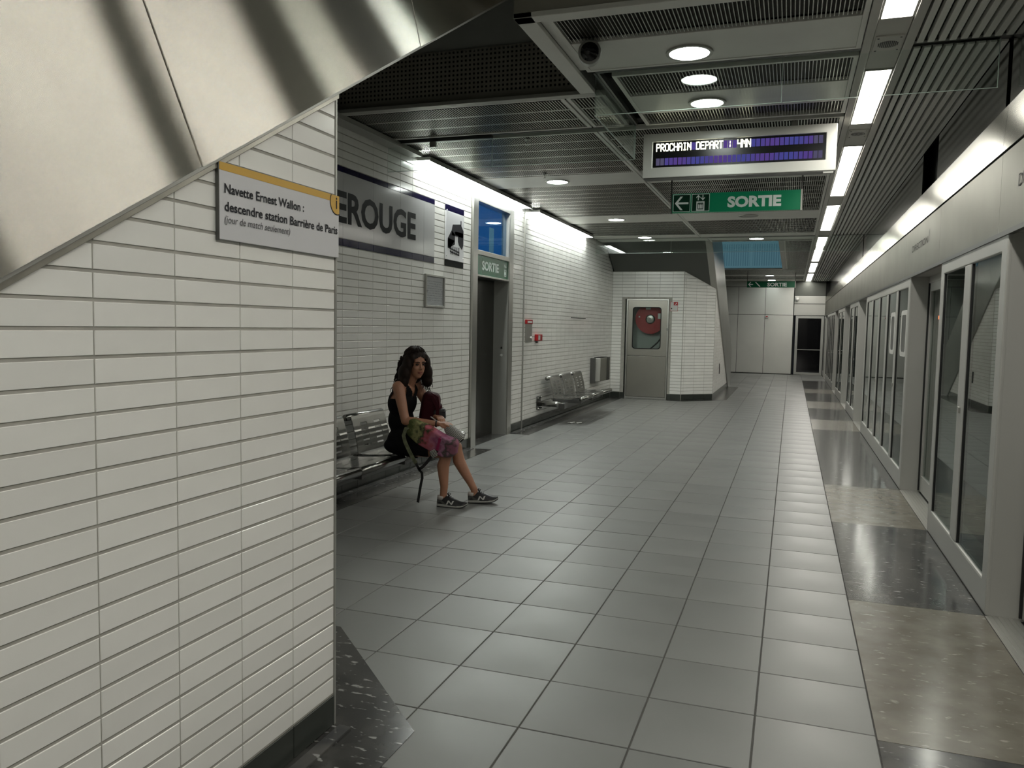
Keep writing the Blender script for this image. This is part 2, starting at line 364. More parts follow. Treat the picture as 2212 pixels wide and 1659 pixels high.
# ================================================================== TILED WALLS
FULL = {}
def tiles(parent, M, c0, c1, z1, phase=0, keep=None, nobj=0, dist=None, skip=None, first=0, vis=None):
    """stack-bonded glazed tiles on plane M (x along, y up, z out); keep = list of half planes"""
    items = []
    k0 = math.floor((c0-phase)/TP)-1
    k = k0
    while phase+k*TP < c1:
        a, b = max(c0, phase+k*TP), min(c1, phase+(k+1)*TP); k += 1
        if b-a < .012: continue
        j = 0
        while SK+j*RP < z1:
            lo, hi = SK+j*RP, min(z1, SK+(j+1)*RP); j += 1
            if hi-lo < .012: continue
            P = [(a+.0022, lo+.0046), (b-.0022, lo+.0046), (b-.0022, hi-.0046), (a+.0022, hi-.0046)]
            if skip and skip((a+b)/2, (lo+hi)/2): continue
            whole = True
            for h in keep or []:
                Q = clip(P, *h)
                if len(Q) != len(P) or any(abs(q[0]-p[0])+abs(q[1]-p[1]) > 1e-6 for p, q in zip(P, Q)): whole = False
                P = Q
                if len(P) < 3: break
            if len(P) < 3 or area(P) < 2e-4: continue
            items.append((P, (a+b)/2, (lo+hi)/2, whole and b-a > TP-.001 and hi-lo > RP-.001))
    if nobj:
        items.sort(key=lambda t: (0 if (vis is None or vis(t[1], t[2])) else 1, dist(t[1], t[2])))
    restm = MB(M); n_rest = 0
    for i, (P, cx, cy, whole) in enumerate(items):
        if i < nobj and (vis is None or vis(cx, cy)):
            if whole:
                if 'w' not in FULL:
                    mb = MB(); wx, wy = TP/2-.0022, RP/2-.0046
                    add_tile(mb, [(-wx, -wy), (wx, -wy), (wx, wy), (-wx, wy)], 0, .003, .0012); FULL['w'] = mb.mesh('tile'); FULL['w'].materials.append(T_WHITE)
                o = link('tile', FULL['w'], None, parent)
            else:
                mb = MB(); add_tile(mb, [(p[0]-cx, p[1]-cy) for p in P], 0, .003, .0012); me = mb.mesh('tile'); me.materials.append(T_WHITE)
                o = link('tile', me, None, parent)
            rot = Matrix.Rotation(random.uniform(-.0012, .0012), 4, 'X') @ Matrix.Rotation(random.uniform(-.0012, .0012), 4, 'Y')
            o.matrix_basis = M @ Matrix.Translation((cx, cy, 0)) @ rot
        else:
            add_tile(restm, P, 0, .003, .0012); n_rest += 1
    if n_rest: restm.build('tile_field', T_WHITE, parent, kind='stuff')
def skirting(parent, M, c0, c1, phase=0, obj=True):
    k = math.floor((c0-phase)/TP)-1; field = MB(M); nf = 0
    while phase+k*TP < c1:
        a, b = max(c0, phase+k*TP), min(c1, phase+(k+1)*TP); k += 1
        if b-a < .02: continue
        P = [(a+.0015, .004), (b-.0015, .004), (b-.0015, SK-.004), (a+.0015, SK-.004)]
        if obj:
            mb = MB(M); add_tile(mb, P, 0, .0055, .0016); mb.build('skirting_tile', T_SKIRT, parent)
        else: add_tile(field, P, 0, .0055, .0016); nf += 1
    if nf: field.build('skirting_tiles', T_SKIRT, parent, kind='stuff')

# foreground wall under the stair (plane X = XF)
def zcap(y): return z_near(y)-.03
mb = MB(F((XF, 0, 0), (0, 1, 0), (0, 0, 1)))
mb.prism([(-1.55, 0), (2.615, 0), (2.615, zcap(2.615)), (-1.55, 0.02)], -.15, 0)
wn = struct(mb.build('wall_near', T_GROUT)); wn['label'] = 'white tiled wall under the stair in the foreground'
MF = F((XF, 0, 0), (0, 1, 0), (0, 0, 1))
tiles(wn, MF, -1.5, 2.606, 2.5, phase=2.3415-9*TP, keep=[(SL, -1, zcap(0))], nobj=300, dist=lambda a, b: abs(a-2), vis=lambda a, b: a > 1.0)
skirting(wn, MF, -1.5, 2.606, phase=2.3415-9*TP)
MB(MF).box(2.606, 2.616, 0, zcap(2.61)+.0, -.01, .0065).build('corner_trim', ALU, wn)
# chamfered and end faces of the same block
S2 = math.sqrt(.5)
MC = F((XF, 2.62, 0), (-1, 1, 0), (0, 0, 1))
wc = struct(MB(MC).box(0, .88, 0, 2.9, -.1, 0).build('wall_near_chamfer', T_GROUT))
tiles(wc, MC, .005, .875, 2.9, keep=[(SL*S2, -1, z_near(2.62)-.02)]); skirting(wc, MC, .005, .875, obj=False)
ME = F((-2.232, 3.242, 0), (-1, 0, 0), (0, 0, 1))
we = struct(MB(ME).box(0, 1.57, 0, 2.7, -.1, 0).build('wall_near_end', T_GROUT))
tiles(we, ME, .005, 1.56, 2.7); skirting(we, ME, .005, 1.56, obj=False)

# left wall (plane X = XL)
ML = F((XL, 0, 0), (0, 1, 0), (0, 0, 1))
wl = struct(MB(ML).box(3.2, 9.30, 0, ZC+.1, -.12, 0).box(10.83, YB+.1, 0, ZC+.1, -.12, 0).box(9.3, 10.83, 3.15, ZC+.1, -.12, 0).build('wall_left', T_GROUT))
wl['label'] = 'white tiled back wall of the platform with the station name'
SY0, SY1, SZ0, SZ1 = 4.0, 8.215, SK+30*RP, SK+40*RP          # station sign extents
PH = 8.215-40*TP
def skipL(a, b): return (SY0 < a < SY1 or 8.505 < a < 9.045) and SZ0 < b < SZ1
tiles(wl, ML, 3.25, 9.29, ZC, phase=PH, nobj=300, dist=lambda a, b: (a-6.1)**2+.3*abs(b-1.5), skip=skipL, vis=lambda a, b: a > 6.1)
tiles(wl, ML, 10.84, 11.375, ZC, phase=PH)
tiles(wl, ML, 11.415, YB-.005, ZC, phase=PH+.03)
skirting(wl, ML, 3.25, 9.29, phase=PH); skirting(wl, ML, 10.84, 11.375, phase=PH); skirting(wl, ML, 11.415, YB-.01, phase=PH+.03)
MB(ML).box(11.38, 11.41, 0, ZC, 0, .016).build('joint_cover_strip', ALU, wl)

# far block: front face with hose cabinet, chamfer, side face
MK = F((XL, YB, 0), (1, 0, 0), (0, 0, 1))
ztop = z_far(YB)
wk = struct(MB(MK).box(0, .30, 0, ztop, -.1, 0).box(1.27, 1.57, 0, ztop, -.1, 0).box(.30, 1.27, 2.19, ztop, -.1, 0).build('wall_far_front', T_GROUT))
tiles(wk, MK, .005, 1.565, ztop, phase=.225, skip=lambda a, b: .30 < a < 1.27 and b < 2.19)
skirting(wk, MK, .005, .33, phase=.225); skirting(wk, MK, 1.27, 1.565, phase=.225)
MC2 = F((-2.23, YB, 0), (1, .968, 0), (0, 0, 1)); LC2 = math.hypot(.62, .60)
wk2 = struct(MB(MC2).prism([(0, 0), (LC2, 0), (LC2, z_far(18.25)), (0, ztop)], -.1, 0).build('wall_far_chamfer', T_GROUT))
tiles(wk2, MC2, .006, LC2-.006, ztop, phase=.06, keep=[(-SL*.695, -1, ztop-.01)]); skirting(wk2, MC2, .006, LC2-.006, phase=.06)
MS2 = F((XF, 18.25, 0), (0, 1, 0), (0, 0, 1))
wk3 = struct(MB(MS2).prism([(0, 0), (4.3, 0), (4.3, .02), (0, z_far(18.25))], -.1, 0).build('wall_far_side', T_GROUT))
tiles(wk3, MS2, .006, 4.3, 2.5, keep=[(-SL, -1, z_far(18.25)-.012)]); skirting(wk3, MS2, .006, 4.1, obj=False)
MB(MS2).box(1.50, 1.62, .49, .735, .004, .012).build('vent_slot', BLACK, wk3)

# back wall in steel panels with the end door
HDR_B = mat('pale_header_paint', (.46, .46, .43), .4, .3)
MW = F((0, YW, 0), (1, 0, 0), (0, 0, 1))
wb = struct(MB(MW).box(-4.3, .06, 0, 5.2, -.2, -.012).box(.06, 1.3, 2.1, 5.2, -.2, -.012).build('wall_back', VOID))
px = [-3.80, -2.80, -1.865, -.931, .027]
for a, b in zip(px, px[1:]):
    MB(MW).box(a+.006, b-.006, .02, 2.104, -.012, 0).build('steel_panel', STEEL_W, wb, bevel=.002)
    MB(MW).box(a+.006, b-.006, 2.116, 3.10, -.012, 0).build('steel_panel', STEEL_W, wb, bevel=.002)
MB(MW).box(-3.8, .06, 3.115, ZC, -.012, .03).build('steel_panel', CEILGREY, wb)
MB(MW).box(.05, XR, 2.105, 2.50, -.012, .02).build('header_panel', HDR_B, wb)
MB(MW).box(.05, XR, 2.52, 2.79, -.012, .04).build('header_panel', HDR_B, wb)
MB(MW).box(.05, XR, 2.80, ZC, -.012, .005).build('header_panel', SOFFIT, wb)
d = struct(MB(MW).frame(.115, 1.05, .005, 2.085, .085, -.05, .03).build('door_1', DOORGREY)); d['label'] = 'white framed black glass door at the platform end'
MB(MW).box(.20, .965, .09, 2.0, -.02, .0).build('pane', GLASS_K, d)
MB(MW).box(.20, .965, .885, .905, 0, .02).build('push_bar', ALU, d)
MB(MW).box(.13, .16, 1.0, 1.12, .03, .06).build('handle', STEEL, d)
# wall behind the camera
ws = struct(MB().box(-4.3, 1.3, -6.2, -6.0, 0, 5.2).build('wall_rear', STEEL_W))

# ================================================================== PLATFORM SCREEN (right side)
MR = F((XR, 0, 0), (0, -1, 0), (0, 0, 1))        # local x = -Y
def RB(mb, ya, yb, z0, z1, d0, d1): return mb.box(-yb, -ya, z0, z1, -d1, -d0)   # d = depth behind the face
wi = 0
for a, b, n in FIXED:
    wi += 1
    o = struct(MB(MR).ring([(-b, .0), (-a, .0), (-a, 2.105), (-b, 2.105)], [(-b+.125, .185), (-a-.125, .185), (-a-.125, 2.0), (-b+.125, 2.0)], -.030, 0).build('window_%d' % wi, DOORGREY, bevel=.010))
    for q0, q1 in ((a+.0005, a+.125), (b-.125, b-.0005)): RB(MB(MR), q0, q1, 0, 2.104, .02, .165).build('end_post', DOORGREY, o)
    o['label'] = 'grey framed fixed glazing of the platform screen'
    mul = .19 if n == 2 else .14
    wd = (b-a-.25-mul*(n-1))/n if n else 0
    for k in range(n):
        ya = a+.125+k*(wd+mul)
        RB(MB(MR), ya, ya+wd, .185, 2.0, .014, .022).build('pane', GLASS_D, o)
        g = MB(MR); RB(g, ya+wd-.014, ya+wd, .185, 2.0, .006, .024); RB(g, ya, ya+.006, .185, 2.0, .006, .024); g.build('gasket', RUBBER, o)
        if k < n-1: RB(MB(MR), ya+wd, ya+wd+mul, .185, 2.0, .0, .03).build('mullion', DOORGREY, o, bevel=.004)
    if n == 2:
        RB(MB(MR), (a+b)/2-.02, (a+b)/2+.02, 1.03, 1.07, -.012, 0).build('lock', STEEL, o, bevel=.003)
    if n == 5:
        for yy, zz in ((a+.125+wd+mul*.5, .96), (a+.125+3*wd+2.5*mul, .90)):
            RB(MB(MR), yy-.015, yy+.015, zz, zz+.04, -.012, 0).build('lock', STEEL, o, bevel=.003)
di = 1
for a, b in OPEN:
    di += 1; mid = (a+b)/2
    o = struct(RB(RB(RB(MB(MR), a, b, 2.03, 2.105, .165, .24), a, a+.03, 0, 2.03, .165, .24), b-.03, b, 0, 2.03, .165, .24).build('door_%d' % di, DOORGREY)); o['label'] = 'sliding platform screen door set back between fixed panels'
    for ya, yb in ((a+.03, mid-.004), (mid+.004, b-.03)):
        lf = MB(MR); t = .07
        RB(lf, ya, yb, .02, .17, .17, .21); RB(lf, ya, yb, 1.95, 2.03, .17, .21); RB(lf, ya, ya+t, .17, 1.95, .17, .21); RB(lf, yb-t, yb, .17, 1.95, .17, .21)
        lf.build('leaf', DOORGREY, o); RB(MB(MR), ya+t, yb-t, .17, 1.95, .185, .195).build('pane', GLASS_D, o)
        g = MB(MR); RB(g, yb-.012, yb, .02, 2.03, .155, .17); RB(g, ya, ya+.012, .02, 2.03, .155, .17); g.build('seal', RUBBER, o)
    th = MB(MR)
    RB(th, a, b, -.01, .002, 0, .165)
    for q in range(6): RB(th, a, b, .002, .0045, .012+q*.025, .026+q*.025)
    th.build('threshold', ALU, o)
    RB(MB(MR), a-.0, b+.0, 2.095, 2.105, .0, .24).build('soffit_plate', DOORGREY, o)
# header beam above the doors: lower plates, dark joint, upper plates, wavy sheet under the slats
hd = struct(RB(MB(MR), -6, YW, 2.11, 2.82, .02, .24).build('trim_1', VOID)); hd['label'] = 'brushed steel header beam above the platform doors'
ys = [-5.4, -3.45, -1.5, .5, 1.3, 3.27, 5.18, 7.12, 9.13, 11.06, 13.0, 14.9, 16.85, 18.8, 20.75, 22.7, 24.65, 26.6, 28.5, YW]
for a, b in zip(ys, ys[1:]):
    RB(MB(MR), a+.002, b-.002, 2.112, 2.548, 0, .02).build('lower_plate', STEEL_H, hd)
    MB(F((XR, 0, 0), (1, 0, 0), (0, 0, 1))).prism([(-.004, 2.562), (.03, 2.562), (.03, 2.822), (.013, 2.822)], -(b-.002), -(a+.002)).build('upper_plate', STEEL_U, hd)
RB(MB(MR), -6, YW, 2.085, 2.112, -.008, .02).build('drip_edge', STEEL_D, hd)
for a, b in ((-6, 5.50), (5.6, 8.02), (8.9, 15.75), (15.9, YW)):
    RB(MB(MR), a, b, 2.80, ZC, .085, .095).build('upper_sheet', MIRROR_D, hd)
RB(MB(MR), -6, YW, 2.80, ZC+.1, .20, .24).build('back_plate', VOID, hd)
MT = F((XR-.0005, 4.80, 2.312), (0, -1, 0), (0, 0, 1))
text('DIRECTION', .068, MT, SIGN_KG, hd, width=.62)
MT = F((XR-.0005, 8.66, 2.325), (0, -1, 0), (0, 0, 1))
text('DIRECTION', .062, MT, SIGN_KG, hd, width=.94)
MB(F((XR-.0005, 7.70, 2.31), (0, -1, 0), (0, 0, 1))).poly([(0, 0, .001), (.03, .02, .001), (.05, .10, .001), (.035, .14, .001), (.02, .10, .001), (.025, .05, .001)]).build('scratch_mark', SIGN_GR, hd)
# dark tunnel beyond the glass
tn = struct(MB().box(4.2, 4.3, -6.2, YW+.3, -1.2, 4.2).box(1.31, 4.3, -6.2, YW+.3, -1.3, -1.2).box(1.31, 4.3, -6.2, YW+.3, 4.2, 4.3).box(1.31, 4.3, -6.3, -6.2, -1.2, 4.2).box(1.31, 4.3, YW+.3, YW+.4, -1.2, 4.2).box(1.25, 1.31, -6.2, YW+.3, -1.3, -.02).box(1.31, 1.35, -6.2, YW+.3, 2.1, 4.3).build('wall_tunnel', VOID))
tn['label'] = 'unlit metro tunnel behind the platform screen'
# notices fixed to the glass
for i, (ya, yb, lb) in enumerate(((8.86, 9.33, 'white bordered notice on the platform glass, the nearer one'), (9.84, 10.27, 'white bordered notice on the platform glass, the farther one'))):
    t = thing('glass_notice', lb, 'notice', (XR+.02, (ya+yb)/2, 1.31), 'notices on the platform glass')
    mb = MB(MR); x0, x1, y0, y1, rr_ = -yb, -ya, 1.31, 1.78, .05
    def rl(x0, x1, y0, y1, r_): 
        return [(cx+r_*math.cos(q), cy+r_*math.sin(q)) for cx, cy, s in ((x1-r_, y0+r_, -90), (x1-r_, y1-r_, 0), (x0+r_, y1-r_, 90), (x0+r_, y0+r_, 180)) for q in (R(s), R(s+45), R(s+90))]
    mb.ring(rl(x0, x1, y0, y1, .06), rl(x0+.07, x1-.07, y0+.045, y1-.045, .045), -.0135, -.0105).build('border', WHITE, t)
    MB(MR).prism(rl(x0+.07, x1-.07, y0+.045, y1-.045, .045), -.0138, -.0125).build('sheet', mat('notice_sheet_%d' % i, (.09, .095, .09), .3, noise=.3, nscale=7), t)
t = thing('red_reflection', 'red light reflection in the recessed door glass, modelled as a small glow', 'lamp', (XR+.16, 7.9, 1.70))
MB(MR).box(-7.93, -7.87, 1.66, 1.72, -.168, -.155).build('housing', RED, t, bevel=.004)
RB(MB(MR), 7.885, 7.915, 1.675, 1.705, .145, .157).build('lens', emis('red_reflection_glow', (1, .12, .03), 8), t)  # glowing spot stands in for a red reflection in the glass

# ================================================================== CEILING
ce = struct(MB().box(XL, XR+.2, 6.2, 16.5, ZC+.16, ZC+.3).box(-.16, XR+.2, 16.5, 24.4, ZC+.16, ZC+.3).box(XL, XR+.2, 24.4, YW, ZC+.16, ZC+.3).build('ceiling', VOID)); ce['label'] = 'grey metal grille ceiling over the platform'
MB().box(-1.46, XR+.2, 4.52, 6.06, ZC+.16, ZC+.3).build('void_board', VOID, ce)
PIT_N, BW_N, PIT_L, BW_L = .0228, .0055, .0235, .0085
BACKING = mat('dark_mesh_backing', (.085, .085, .075), .7)
def grille(x0, x1, y0, y1, cross=None):
    PIT, BW = (PIT_N, BW_N) if not cross else (PIT_L, BW_L)
    """open grille of bars running along the platform, one panel"""
    n = max(1, int((x1-x0)/PIT)); p = (x1-x0)/n; mb = MB()
    for k in range(n): mb.box(x0+(k+.5)*p-BW/2, x0+(k+.5)*p+BW/2, y0, y1, ZC+.004, ZC+.03)
    y = y0+.3
    while cross and y < y1-.05:
        mb.box(x0, x1, y, y+.035, ZC+.003, ZC+.012); y += cross
    MB().box(x0, x1, y0, y1, ZC+.032, ZC+.036).build('grille_backing', BACKING, ce)
    o = mb.build('grille', CEILBAR, ce, kind='stuff'); return o
def plate(x0, x1, y0, y1, z=ZC, m=None, name='ceiling_plate'): return MB().box(x0, x1, y0, y1, z, z+.03).build(name, m or CEILGREY, ce, bevel=.003)
def frame_rect(x0, x1, y0, y1, t=.03):
    MB().frame(x0, x1, y0, y1, t, ZC-.004, ZC+.04).build('panel_frame', CEILGREY, ce, bevel=.002)
# module above the near lamp
frame_rect(-1.40, .33, 4.52, 5.50); grille(-1.37, .30, 4.55, 4.93); plate(-1.37, .30, 4.95, 5.47)
plate(-1.57, .33, 4.43, 4.52, ZC-.01, name='edge_beam'); plate(-1.57, -1.46, 4.43, 6.05, ZC-.01, name='edge_beam'); plate(XL, -1.46, 5.965, 6.05, ZC-.012, ALU, 'edge_rail')
plate(-1.46, -1.40, 4.52, 5.52, ZC+.02, name='inner_rail')
# modules between the two glass curtains
frame_rect(-1.26, .33, 5.63, 7.05); grille(-1.23, .30, 5.66, 6.15); plate(-1.23, .30, 6.17, 6.69); grille(-1.23, .30, 6.71, 7.02)
frame_rect(-1.715, -1.40, 6.06, 7.0); grille(-1.685, -1.43, 6.09, 6.97, .35)
frame_rect(XL+.03, -1.73, 6.06, 7.0); grille(XL+.06, -1.76, 6.09, 6.97, .30)
# long modules beyond the curtain
def long_module(x0, x1, y0, y1, bands, cross):
    frame_rect(x0, x1, y0, y1); ya = y0+.03
    for a, b in bands:
        if a-ya > .1: grille(x0+.03, x1-.03, ya, a, cross)
        plate(x0+.03, x1-.03, a, b); ya = b
    if y1-ya > .1: grille(x0+.03, x1-.03, ya, y1-.03, cross)
BN = [(9.12, 9.82), (12.55, 13.40), (15.35, 15.72)]
long_module(XL+.03, -1.725, 7.16, 15.76, BN, .31); long_module(-1.715, .33, 7.16, 15.76, BN, .31)
BN2 = [(15.93, 16.40)]
long_module(-1.60, .33, 15.93, 16.62, BN2, .31)
long_module(-.22, .33, 16.62, 24.3, [], .31)
long_module(XL+.03, .33, 24.32, 30.15, [(26.7, 27.35), (29.15, 29.8)], .31)
long_module(XL+.03, -1.62, 15.93, 16.36, [(15.96, 16.33)], .31)
# line-lamp trough and slats by the doors
plate(.335, .385, -6, YW, ZC-.012, TROUGH, 'trough_edge'); plate(.57, .622, -6, YW, ZC-.012, TROUGH, 'trough_edge')
MB().box(.385, .57, -6, YW, ZC+.03, ZC+.05).build('trough_back', TROUGH, ce)
for a, b in ((-6, 5.50), (5.60, 15.78), (15.90, YW)):
    for k in range(9):
        x = .640+k*.0592
        MB().box(x, x+.036, a, b, ZC, ZC+.04).build('slat', SLATGREY, ce)
MB().box(.62, 1.16, 5.50, 5.60, ZC+.01, ZC+.03).build('cross_rail', STEEL_D, ce); MB().box(.62, 1.16, 15.78, 15.90, ZC+.01, ZC+.03).build('cross_rail', STEEL_D, ce)
MB().box(.60, XR+.2, -6, YW, ZC+.14, ZC+.16).build('slat_void', VOID, ce)
MB().box(-1.40, .335, 5.52, 5.62, ZC+.05, ZC+.06).build('slot_liner', BLACK, ce); MB().box(XL, -1.26, 7.01, 7.15, ZC+.05, ZC+.06).build('slot_liner', BLACK, ce)
# stairwell above the near stair and the camera
st = struct(MB().box(-1.57, .335, -6, 4.43, 3.75, 3.8).box(.335, .60, -6, 6.06, ZC+.06, ZC+.3).build('ceiling_upper', WELL))
MB().box(-1.57, -1.47, 4.44, 6.05, ZC+.02, 5.6).build('well_side', WELL, st)
MB().box(-1.57, -1.47, -6, 4.43, 3.75, 5.6).build('well_side', WELL, st)
MB().box(XL, -1.47, 6.08, 6.16, 3.74, 5.6).build('well_end', WELL, st)
MB().box(XL-.1, -1.47, -6, 6.16, 5.6, 5.7).build('well_top', WELL, st); MB().box(XL-.3, XL, -6, 6.16, 0, 5.6).build('well_wall', WELL, st)
def perforated(M, x0, x1, y0, y1, name, parent, pit=.0355, hole=.017):
    nx = int((x1-x0-.06)/pit); ny = int((y1-y0-.08)/pit); ox = x0+((x1-x0)-nx*pit)/2; oy = y0+.085
    gx = [x0]+[ox+k*pit+d for k in range(nx) for d in ((pit-hole)/2, (pit+hole)/2)]+[x1]
    gy = [y0]+[oy+k*pit+d for k in range(ny) for d in ((pit-hole)/2, (pit+hole)/2)]+[y1]
    mb = MB(M); ids = [[mb.pt((x, y, 0)) for x in gx] for y in gy]
    for j in range(len(gy)-1):
        for i in range(len(gx)-1):
            if i % 2 == 1 and j % 2 == 1: continue
            mb.face((ids[j][i], ids[j][i+1], ids[j+1][i+1], ids[j+1][i]))
    o = mb.build(name, FASCIA, parent)
    so = o.modifiers.new('thick', 'SOLIDIFY'); so.thickness = .004; so.offset = -1
    MB(M).box(x0, x1, y0, y1, -.06, -.055).build('void_board', VOID, parent)
perforated(F((0, 6.06, 0), (1, 0, 0), (0, 0, 1)), XL, -1.57, ZC, 3.74, 'perforated_fascia', st)
perforated(F((0, 4.435, 0), (1, 0, 0), (0, 0, 1)), -1.57, .335, ZC, 3.75, 'perforated_fascia', st)
# stairwell over the far stair, its blue daylight painted as glowing metal
sk = struct(MB().box(XL, -.22, 16.5, 16.62, ZC+.04, 4.6).box(XL, -.22, 24.3, 24.4, ZC+.04, 4.6).box(-.22, -.16, 16.5, 24.4, ZC+.04, 4.6).box(XL-.1, XL, 16.5, 24.4, 2.7, 4.6).build('ceiling_daylit_well', WELL)); sk['label'] = 'opening in the ceiling above the far stair, its blue daylight painted as glow'
MB().box(XL, -.22, 24.26, 24.28, ZC+.04, 4.6).build('blue_glow_panel', BLUE, sk); MB().box(XL, -.16, 16.5, 24.4, 4.6, 4.65).build('well_top', WELL, sk)
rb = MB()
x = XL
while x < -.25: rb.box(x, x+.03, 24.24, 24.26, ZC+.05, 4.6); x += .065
rb.build('blue_glow_ribs', BLUE2, sk, kind='stuff')
MB().box(XL, -.22, 24.22, 24.24, 4.02, 4.09).box(XL, -.22, 24.22, 24.24, ZC+.04, ZC+.10).box(-1.22, -1.15, 24.22, 24.24, ZC+.04, 4.6).box(XL, -.22, 24.22, 24.24, 4.16, 4.6).build('blue_glow_beams', BLUE2, sk)
plate(-.32, -.22, 16.62, 24.3, ZC-.006, ALU, 'well_edge'); plate(-1.55, -.22, 24.2, 24.32, ZC-.006, name='well_edge')

# ================================================================== STAIRS
def stair(label, M, zf, y_end, y_top, steel, joints, loc, ymin):
    """M maps local x = rise direction (towards the top), y = up, z = out of the flank"""
    t = thing('staircase', label, 'staircase', loc)
    # soffit and flight
    Ms = M @ Matrix.Translation((0, 0, -2.17))
    mb = MB(Ms); mb.prism([(0, 0), (y_top, SL*y_top), (y_top, SL*y_top+.30), (-.55, 0)], 0, 2.13); mb.build('flight', SOFFIT, t)
    js = [-1.1]+joints+[y_top]
    cs, sn = math.cos(math.atan(SL)), math.sin(math.atan(SL)); H = 1.52
    for a, b in zip(js, js[1:]):
        # joints run square to the slope
        def up(x): return (x-H*cs*sn/1.0, SL*x+H*cs*cs)
        P = [(a+.003, SL*a), (b-.003, SL*b), up(b-.003), up(a+.003)]
        P = clip(P, 0, 1, 0); P = clip(P, 1, 0, .85)
        if len(P) > 2: MB(M).prism(P, .0, .014).build('side_panel', steel, t, bevel=.002)
    MB(M).prism([(-.85, 0), (y_top, SL*y_top+.02), (y_top, SL*y_top+.02+H), (-.85, SL*-.85+H)], -.04, -.002).build('panel_core', STEEL_D, t)
    MB(M).prism([(.02, -.0), (y_top, SL*y_top-.012), (y_top, SL*y_top+.004), (-.02, 0.004)], -.12, .010).build('flange', ALU, t, bevel=.002)
    # treads
    st_ = MB(Ms)
    for k in range(18):
        x0 = -.55+k*.29
        st_.prism([(x0, k*.163), (x0+.30, k*.163), (x0+.30, (k+1)*.163), (x0, (k+1)*.163)], .02, 2.1)
    st_.build('steps', WELL, t)
    return t
yn0 = 1.877-1.979/SL
t = stair('brushed steel flank of the stair rising over the foreground wall', F((XF+.012, yn0, 0), (0, 1, 0), (0, 0, 1)), z_near, -2.7, 6.7, STEEL_N, [.491-yn0, 1.877-yn0, 3.263-yn0, 4.65-yn0], (XF, yn0, 0), -2.4)
# strip of trim along the top of the foreground tiles
MB(F((XF, 0, 0), (0, 1, 0), (0, 0, 1))).prism([(-1.5, z_near(-1.5)-.031), (2.62, z_near(2.62)-.031), (2.62, z_near(2.62)-.002), (-1.5, z_near(-1.5)-.002)], .0, .012).build('edge_trim', mat('stained_trim', (.50, .48, .42), .35, .8, noise=.18, nscale=9), t, bevel=.002)
MfarL = F((XF+.012, 22.6, 0), (0, -1, 0), (0, 0, 1))
mir = Matrix(((0, 0, 1, XF+.012), (-1, 0, 0, 22.6), (0, 1, 0, 0), (0, 0, 0, 1)))   # mirrored frame: outward normal kept towards +X
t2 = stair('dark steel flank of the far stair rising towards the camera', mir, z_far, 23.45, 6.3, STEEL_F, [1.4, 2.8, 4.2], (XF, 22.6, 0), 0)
for o in list(t2.children):
    me = o.data; me.flip_normals()

# ================================================================== LAMPS
LY = [(-5.6, -2.7), (-2.3, .55), (.9, 1.95), (2.2, 3.45), (3.75, 5.03), (5.97, 7.45), (8.31, 11.27), (12.10, 15.07), (16.09, 17.79), (18.57, 21.6), (22.2, 25.5), (26.2, 29.65), (29.85, 30.15)]
LN = ['rearmost line lamp in the ceiling trough, far behind the viewer', 'line lamp in the ceiling trough behind the viewer', 'short line lamp in the trough just before the viewer', 'line lamp in the trough overhead, out of the top of view',
      'line lamp cut by the top edge of the picture', 'short line lamp beside the near glass curtain', 'line lamp beside the departure display', 'line lamp beside the nearer green exit sign', 'short line lamp just past the far glass curtain',
      'line lamp level with the blue-glowing stairwell', 'line lamp level with the far end of the blue-glowing stairwell', 'line lamp before the far steel wall', 'tiny last line lamp against the far end wall']
for (a, b), lb in zip(LY, LN):
    t = thing('line_lamp', lb, 'ceiling lamp', (.48, a, ZC), 'line lamps in the ceiling trough')
    MB().frame(.387, .568, a, b, .012, ZC-.006, ZC+.03).build('frame', TROUGH, t)
    MB().box(.40, .556, a+.012, b-.012, ZC+.0, ZC+.006).build('diffuser', LAMP, t)
for (a, b) in ((5.05, 5.95), (7.47, 8.29)):
    plate(.388, .567, a, b, ZC, TROUGH, 'trough_cover')
for (a, b) in ((11.3, 12.08), (15.1, 16.07), (17.8, 18.55), (21.62, 22.18), (25.52, 26.18)): plate(.388, .567, a, b, ZC, TROUGH, 'trough_cover')
for yc, lb in ((5.45, 'round loudspeaker grille in the ceiling trough by the nearest line lamp'), (7.80, 'round loudspeaker grille in the ceiling trough behind the display')):
    t = thing('ceiling_speaker', lb, 'speaker', (.478, yc, ZC), 'loudspeakers in the ceiling trough')
    MB().box(.40, .556, yc-.14, yc+.14, ZC-.008, ZC).build('plate', TROUGH, t, bevel=.002)
    g = MB()
    for k in range(-5, 6):
        h = math.sqrt(max(0, .058**2-(k*.0105)**2)); g.box(.478+k*.0105-.003, .478+k*.0105+.003, yc-h, yc+h, ZC-.0105, ZC-.008)
    g.build('grille_bars', BLACK, t)
    for sx in (-1, 1):
        for sy in (-1, 1): MB(Matrix.Translation((.478+sx*.062, yc+sy*.11, ZC-.011))).lathe([(.006, 0), (.006, .004)], 8).build('screw', STEEL_D, t)
# tube lamps along the left wall
for a, b, lb in ((3.4, 7.55, 'unlit dark section of lamp casing above the station name'), (7.75, 11.22, 'lit tube lamp above the lift door on the left wall'), (11.62, 15.05, 'lit tube lamp above the bench on the left wall')):
    t = thing('wall_tube_lamp', lb, 'lamp', (XL+.05, a, ZC-.07), 'tube lamps along the left wall')
    MB().box(XL+.012, XL+.165, a, b, ZC-.04, ZC-.005).box(XL+.155, XL+.165, a, b, ZC-.05, ZC-.04).build('casing', ALU, t, bevel=.003)
    MB().box(XL+.018, XL+.153, a+.01, b-.01, ZC-.047, ZC-.04).build('diffuser', WLAMP if a > 5 else mat('unlit_diffuser', (.30, .30, .28), .3), t)
